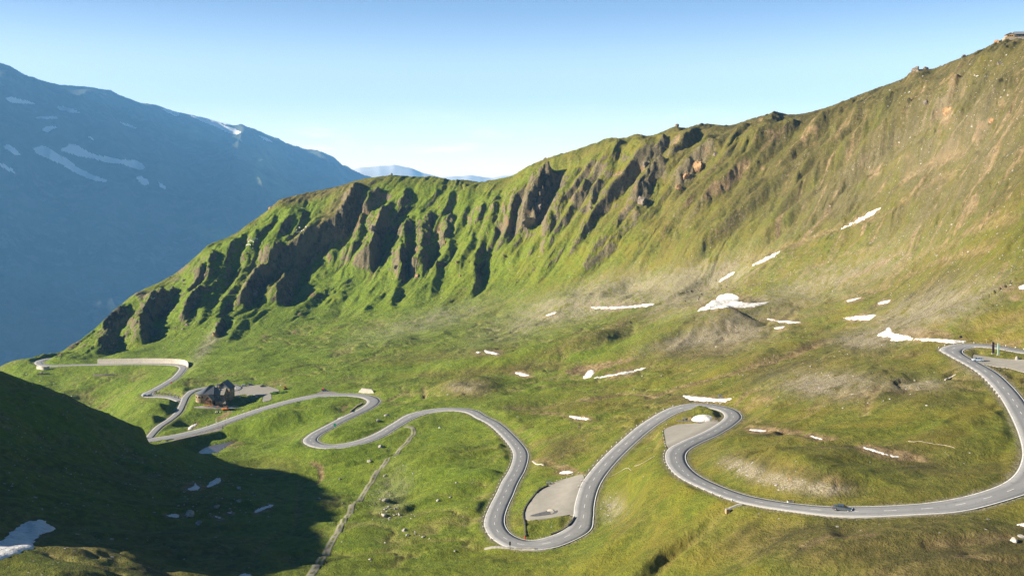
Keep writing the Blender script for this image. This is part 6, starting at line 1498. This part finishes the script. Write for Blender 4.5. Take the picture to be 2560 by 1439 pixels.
for a, b, w, e_, lib, l_ in [(1745, 412, 40, 1.3, BM_D, 'largest orange crag on the upper ridge face'), (1715, 440, 26, 1.3, BM_D, 'middle orange crag just below the largest one'), (1695, 468, 24, 1.4, BM_D, 'lowest orange crag of the group on the ridge face'), (1790, 385, 16, 1.2, BM_C, 'small dark crag above the orange ones'), (1325, 560, 44, 1.5, BM_C, 'big brown crag beside the deepest shaded gully'), (1345, 520, 34, 1.5, BM_C, 'crag above the big brown one at the deep gully'),
                           (1605, 505, 34, 1.5, BM_C, 'grey crag under a tan scree streak'), (1612, 412, 24, 1.4, BM_C, 'crag below the two notches of the crest'), (1143, 655, 12, 1.5, BM_D, 'upper one of two tan rock teeth low on the ridge'), (1152, 690, 12, 1.6, BM_D, 'lower one of two tan rock teeth low on the ridge'), (1262, 640, 9, 1.4, BM_D, 'lone tan rock tooth low on the ridge'), (1113, 605, 12, 1.8, BM_D, 'tan rock edge beside a narrow dark gully'),
                           (1043, 688, 14, 1.2, BM_D, 'orange rock at the toe of a shaded rib'), (538, 835, 18, 1.5, BM_D, 'tan crag at the left foot of the ridge'), (545, 810, 16, 1.4, BM_C, 'dark crag just above the tan one at the ridge foot'), (640, 735, 30, 1.3, BM_C, 'dark crag in the left third of the ridge'), (935, 570, 20, 1.5, BM_C, 'grey crag beside the big shaded face'), (990, 668, 16, 1.2, BM_C, 'grey crag between two shaded ribs'), (2315, 255, 16, 1.0, BM_C, 'dark crag on the upper slope under the skyline'), (2370, 275, 34, 1.2, BM_D, 'broad tan crag on the upper slope'), (2500, 160, 20, 1.0, BM_C, 'dark crag below the summit hut'), (2480, 300, 22, 1.2, BM_D, 'tan crag beside the yellow scree'), (1480, 520, 14, 1.5, BM_C, 'small crag left of the tan scree streaks')]:
    boulder(a, b, w * .75, l_, None, 1.0, False, lib, 'crag', 'crag', R(-35) + random.uniform(-.2, .2), e_)
scatter(60, [(200, 850), (330, 745), (520, 620), (640, 560), (640, 640), (560, 760), (430, 840), (240, 885)], 4, 13, 'dark rock studding the craggy left end of the ridge', BM_C, .8, 'crag', 'crag')
scatter(40, [(2200, 220), (2400, 150), (2540, 110), (2560, 320), (2400, 300), (2250, 280)], 3, 8, 'grey rock scattered on the stony slope below the summit', BM_R, .6, 'crag', 'crag')

# loose stones too many to count
def rubble(n, polys, lo, hi, name, lab, mat):
    base_v = np.array([(1, 0, 0), (-1, 0, 0), (0, 1, 0), (0, -1, 0), (0, 0, .8), (0, 0, -.8)]); base_f = np.array([(0, 2, 4), (2, 1, 4), (1, 3, 4), (3, 0, 4), (2, 0, 5), (1, 2, 5), (3, 1, 5), (0, 3, 5)])
    P3 = []; S = []
    for poly, wgt in polys:
        p = np.array(poly, float); m = int(n * wgt)
        a = rng.uniform(p[:, 0].min(), p[:, 0].max(), m * 3); b = rng.uniform(p[:, 1].min(), p[:, 1].max(), m * 3)
        k_ = in_poly(a, b, p); a, b = a[k_][:m], b[k_][:m]
        for x, y in zip(a, b):
            q = unproject(x, y)
            if RX0 < q[0] < RX1 and RY0 < q[1] < RY1 and RD[int(q[1]) - RY0, int(q[0]) - RX0] < .8: continue
            P3.append(q); S.append(lo + (hi - lo) * rng.random() ** 3)
    P3 = np.array(P3); S = np.array(S); m = len(P3)
    ang = rng.uniform(0, 6.28, m); c_, s_ = np.cos(ang), np.sin(ang)
    v = base_v[None] * (S[:, None, None] * rng.uniform(.6, 1.3, (m, 6, 1)))
    x = v[..., 0] * c_[:, None] - v[..., 1] * s_[:, None]; y = v[..., 0] * s_[:, None] + v[..., 1] * c_[:, None]
    V_ = np.stack([x + P3[:, None, 0], y + P3[:, None, 1], v[..., 2] * .7 + P3[:, None, 2] + .1 * S[:, None]], -1).reshape(-1, 3)
    F_ = (base_f[None] + 6 * np.arange(m)[:, None, None]).reshape(-1, 3)
    me = bpy.data.meshes.new(name); me.vertices.add(len(V_)); me.vertices.foreach_set('co', V_.astype(np.float32).ravel())
    me.loops.add(F_.size); me.loops.foreach_set('vertex_index', F_.astype(np.int32).ravel()); me.polygons.add(len(F_)); me.polygons.foreach_set('loop_start', np.arange(0, F_.size, 3, dtype=np.int32)); me.update(calc_edges=True)
    o = link(name, me, mat); tag(o, lab, 'stones', None, 'stuff')
rubble(3600, [([(1300, 800), (1500, 745), (1700, 700), (1830, 640), (2000, 640), (1900, 740), (1600, 760), (1350, 800)], .20), ([(1750, 700), (2000, 560), (2560, 300), (2560, 740), (2200, 760), (1900, 760)], .28), ([(2150, 260), (2560, 110), (2560, 420), (2100, 480)], .14), ([(60, 930), (330, 930), (420, 960), (330, 1050), (120, 980)], .06), ([(300, 880), (560, 600), (620, 600), (600, 800), (480, 880)], .08), ([(0, 1000), (700, 1200), (700, 1330), (0, 1280)], .08), ([(850, 1150), (1230, 1130), (1180, 1400), (850, 1420)], .02), ([(1600, 800), (2180, 830), (2400, 1020), (1900, 1040), (1500, 960)], .05)], .15, .75, 'loose_stones', 'small loose stones strewn over slopes and meadow', M_BOULDER)
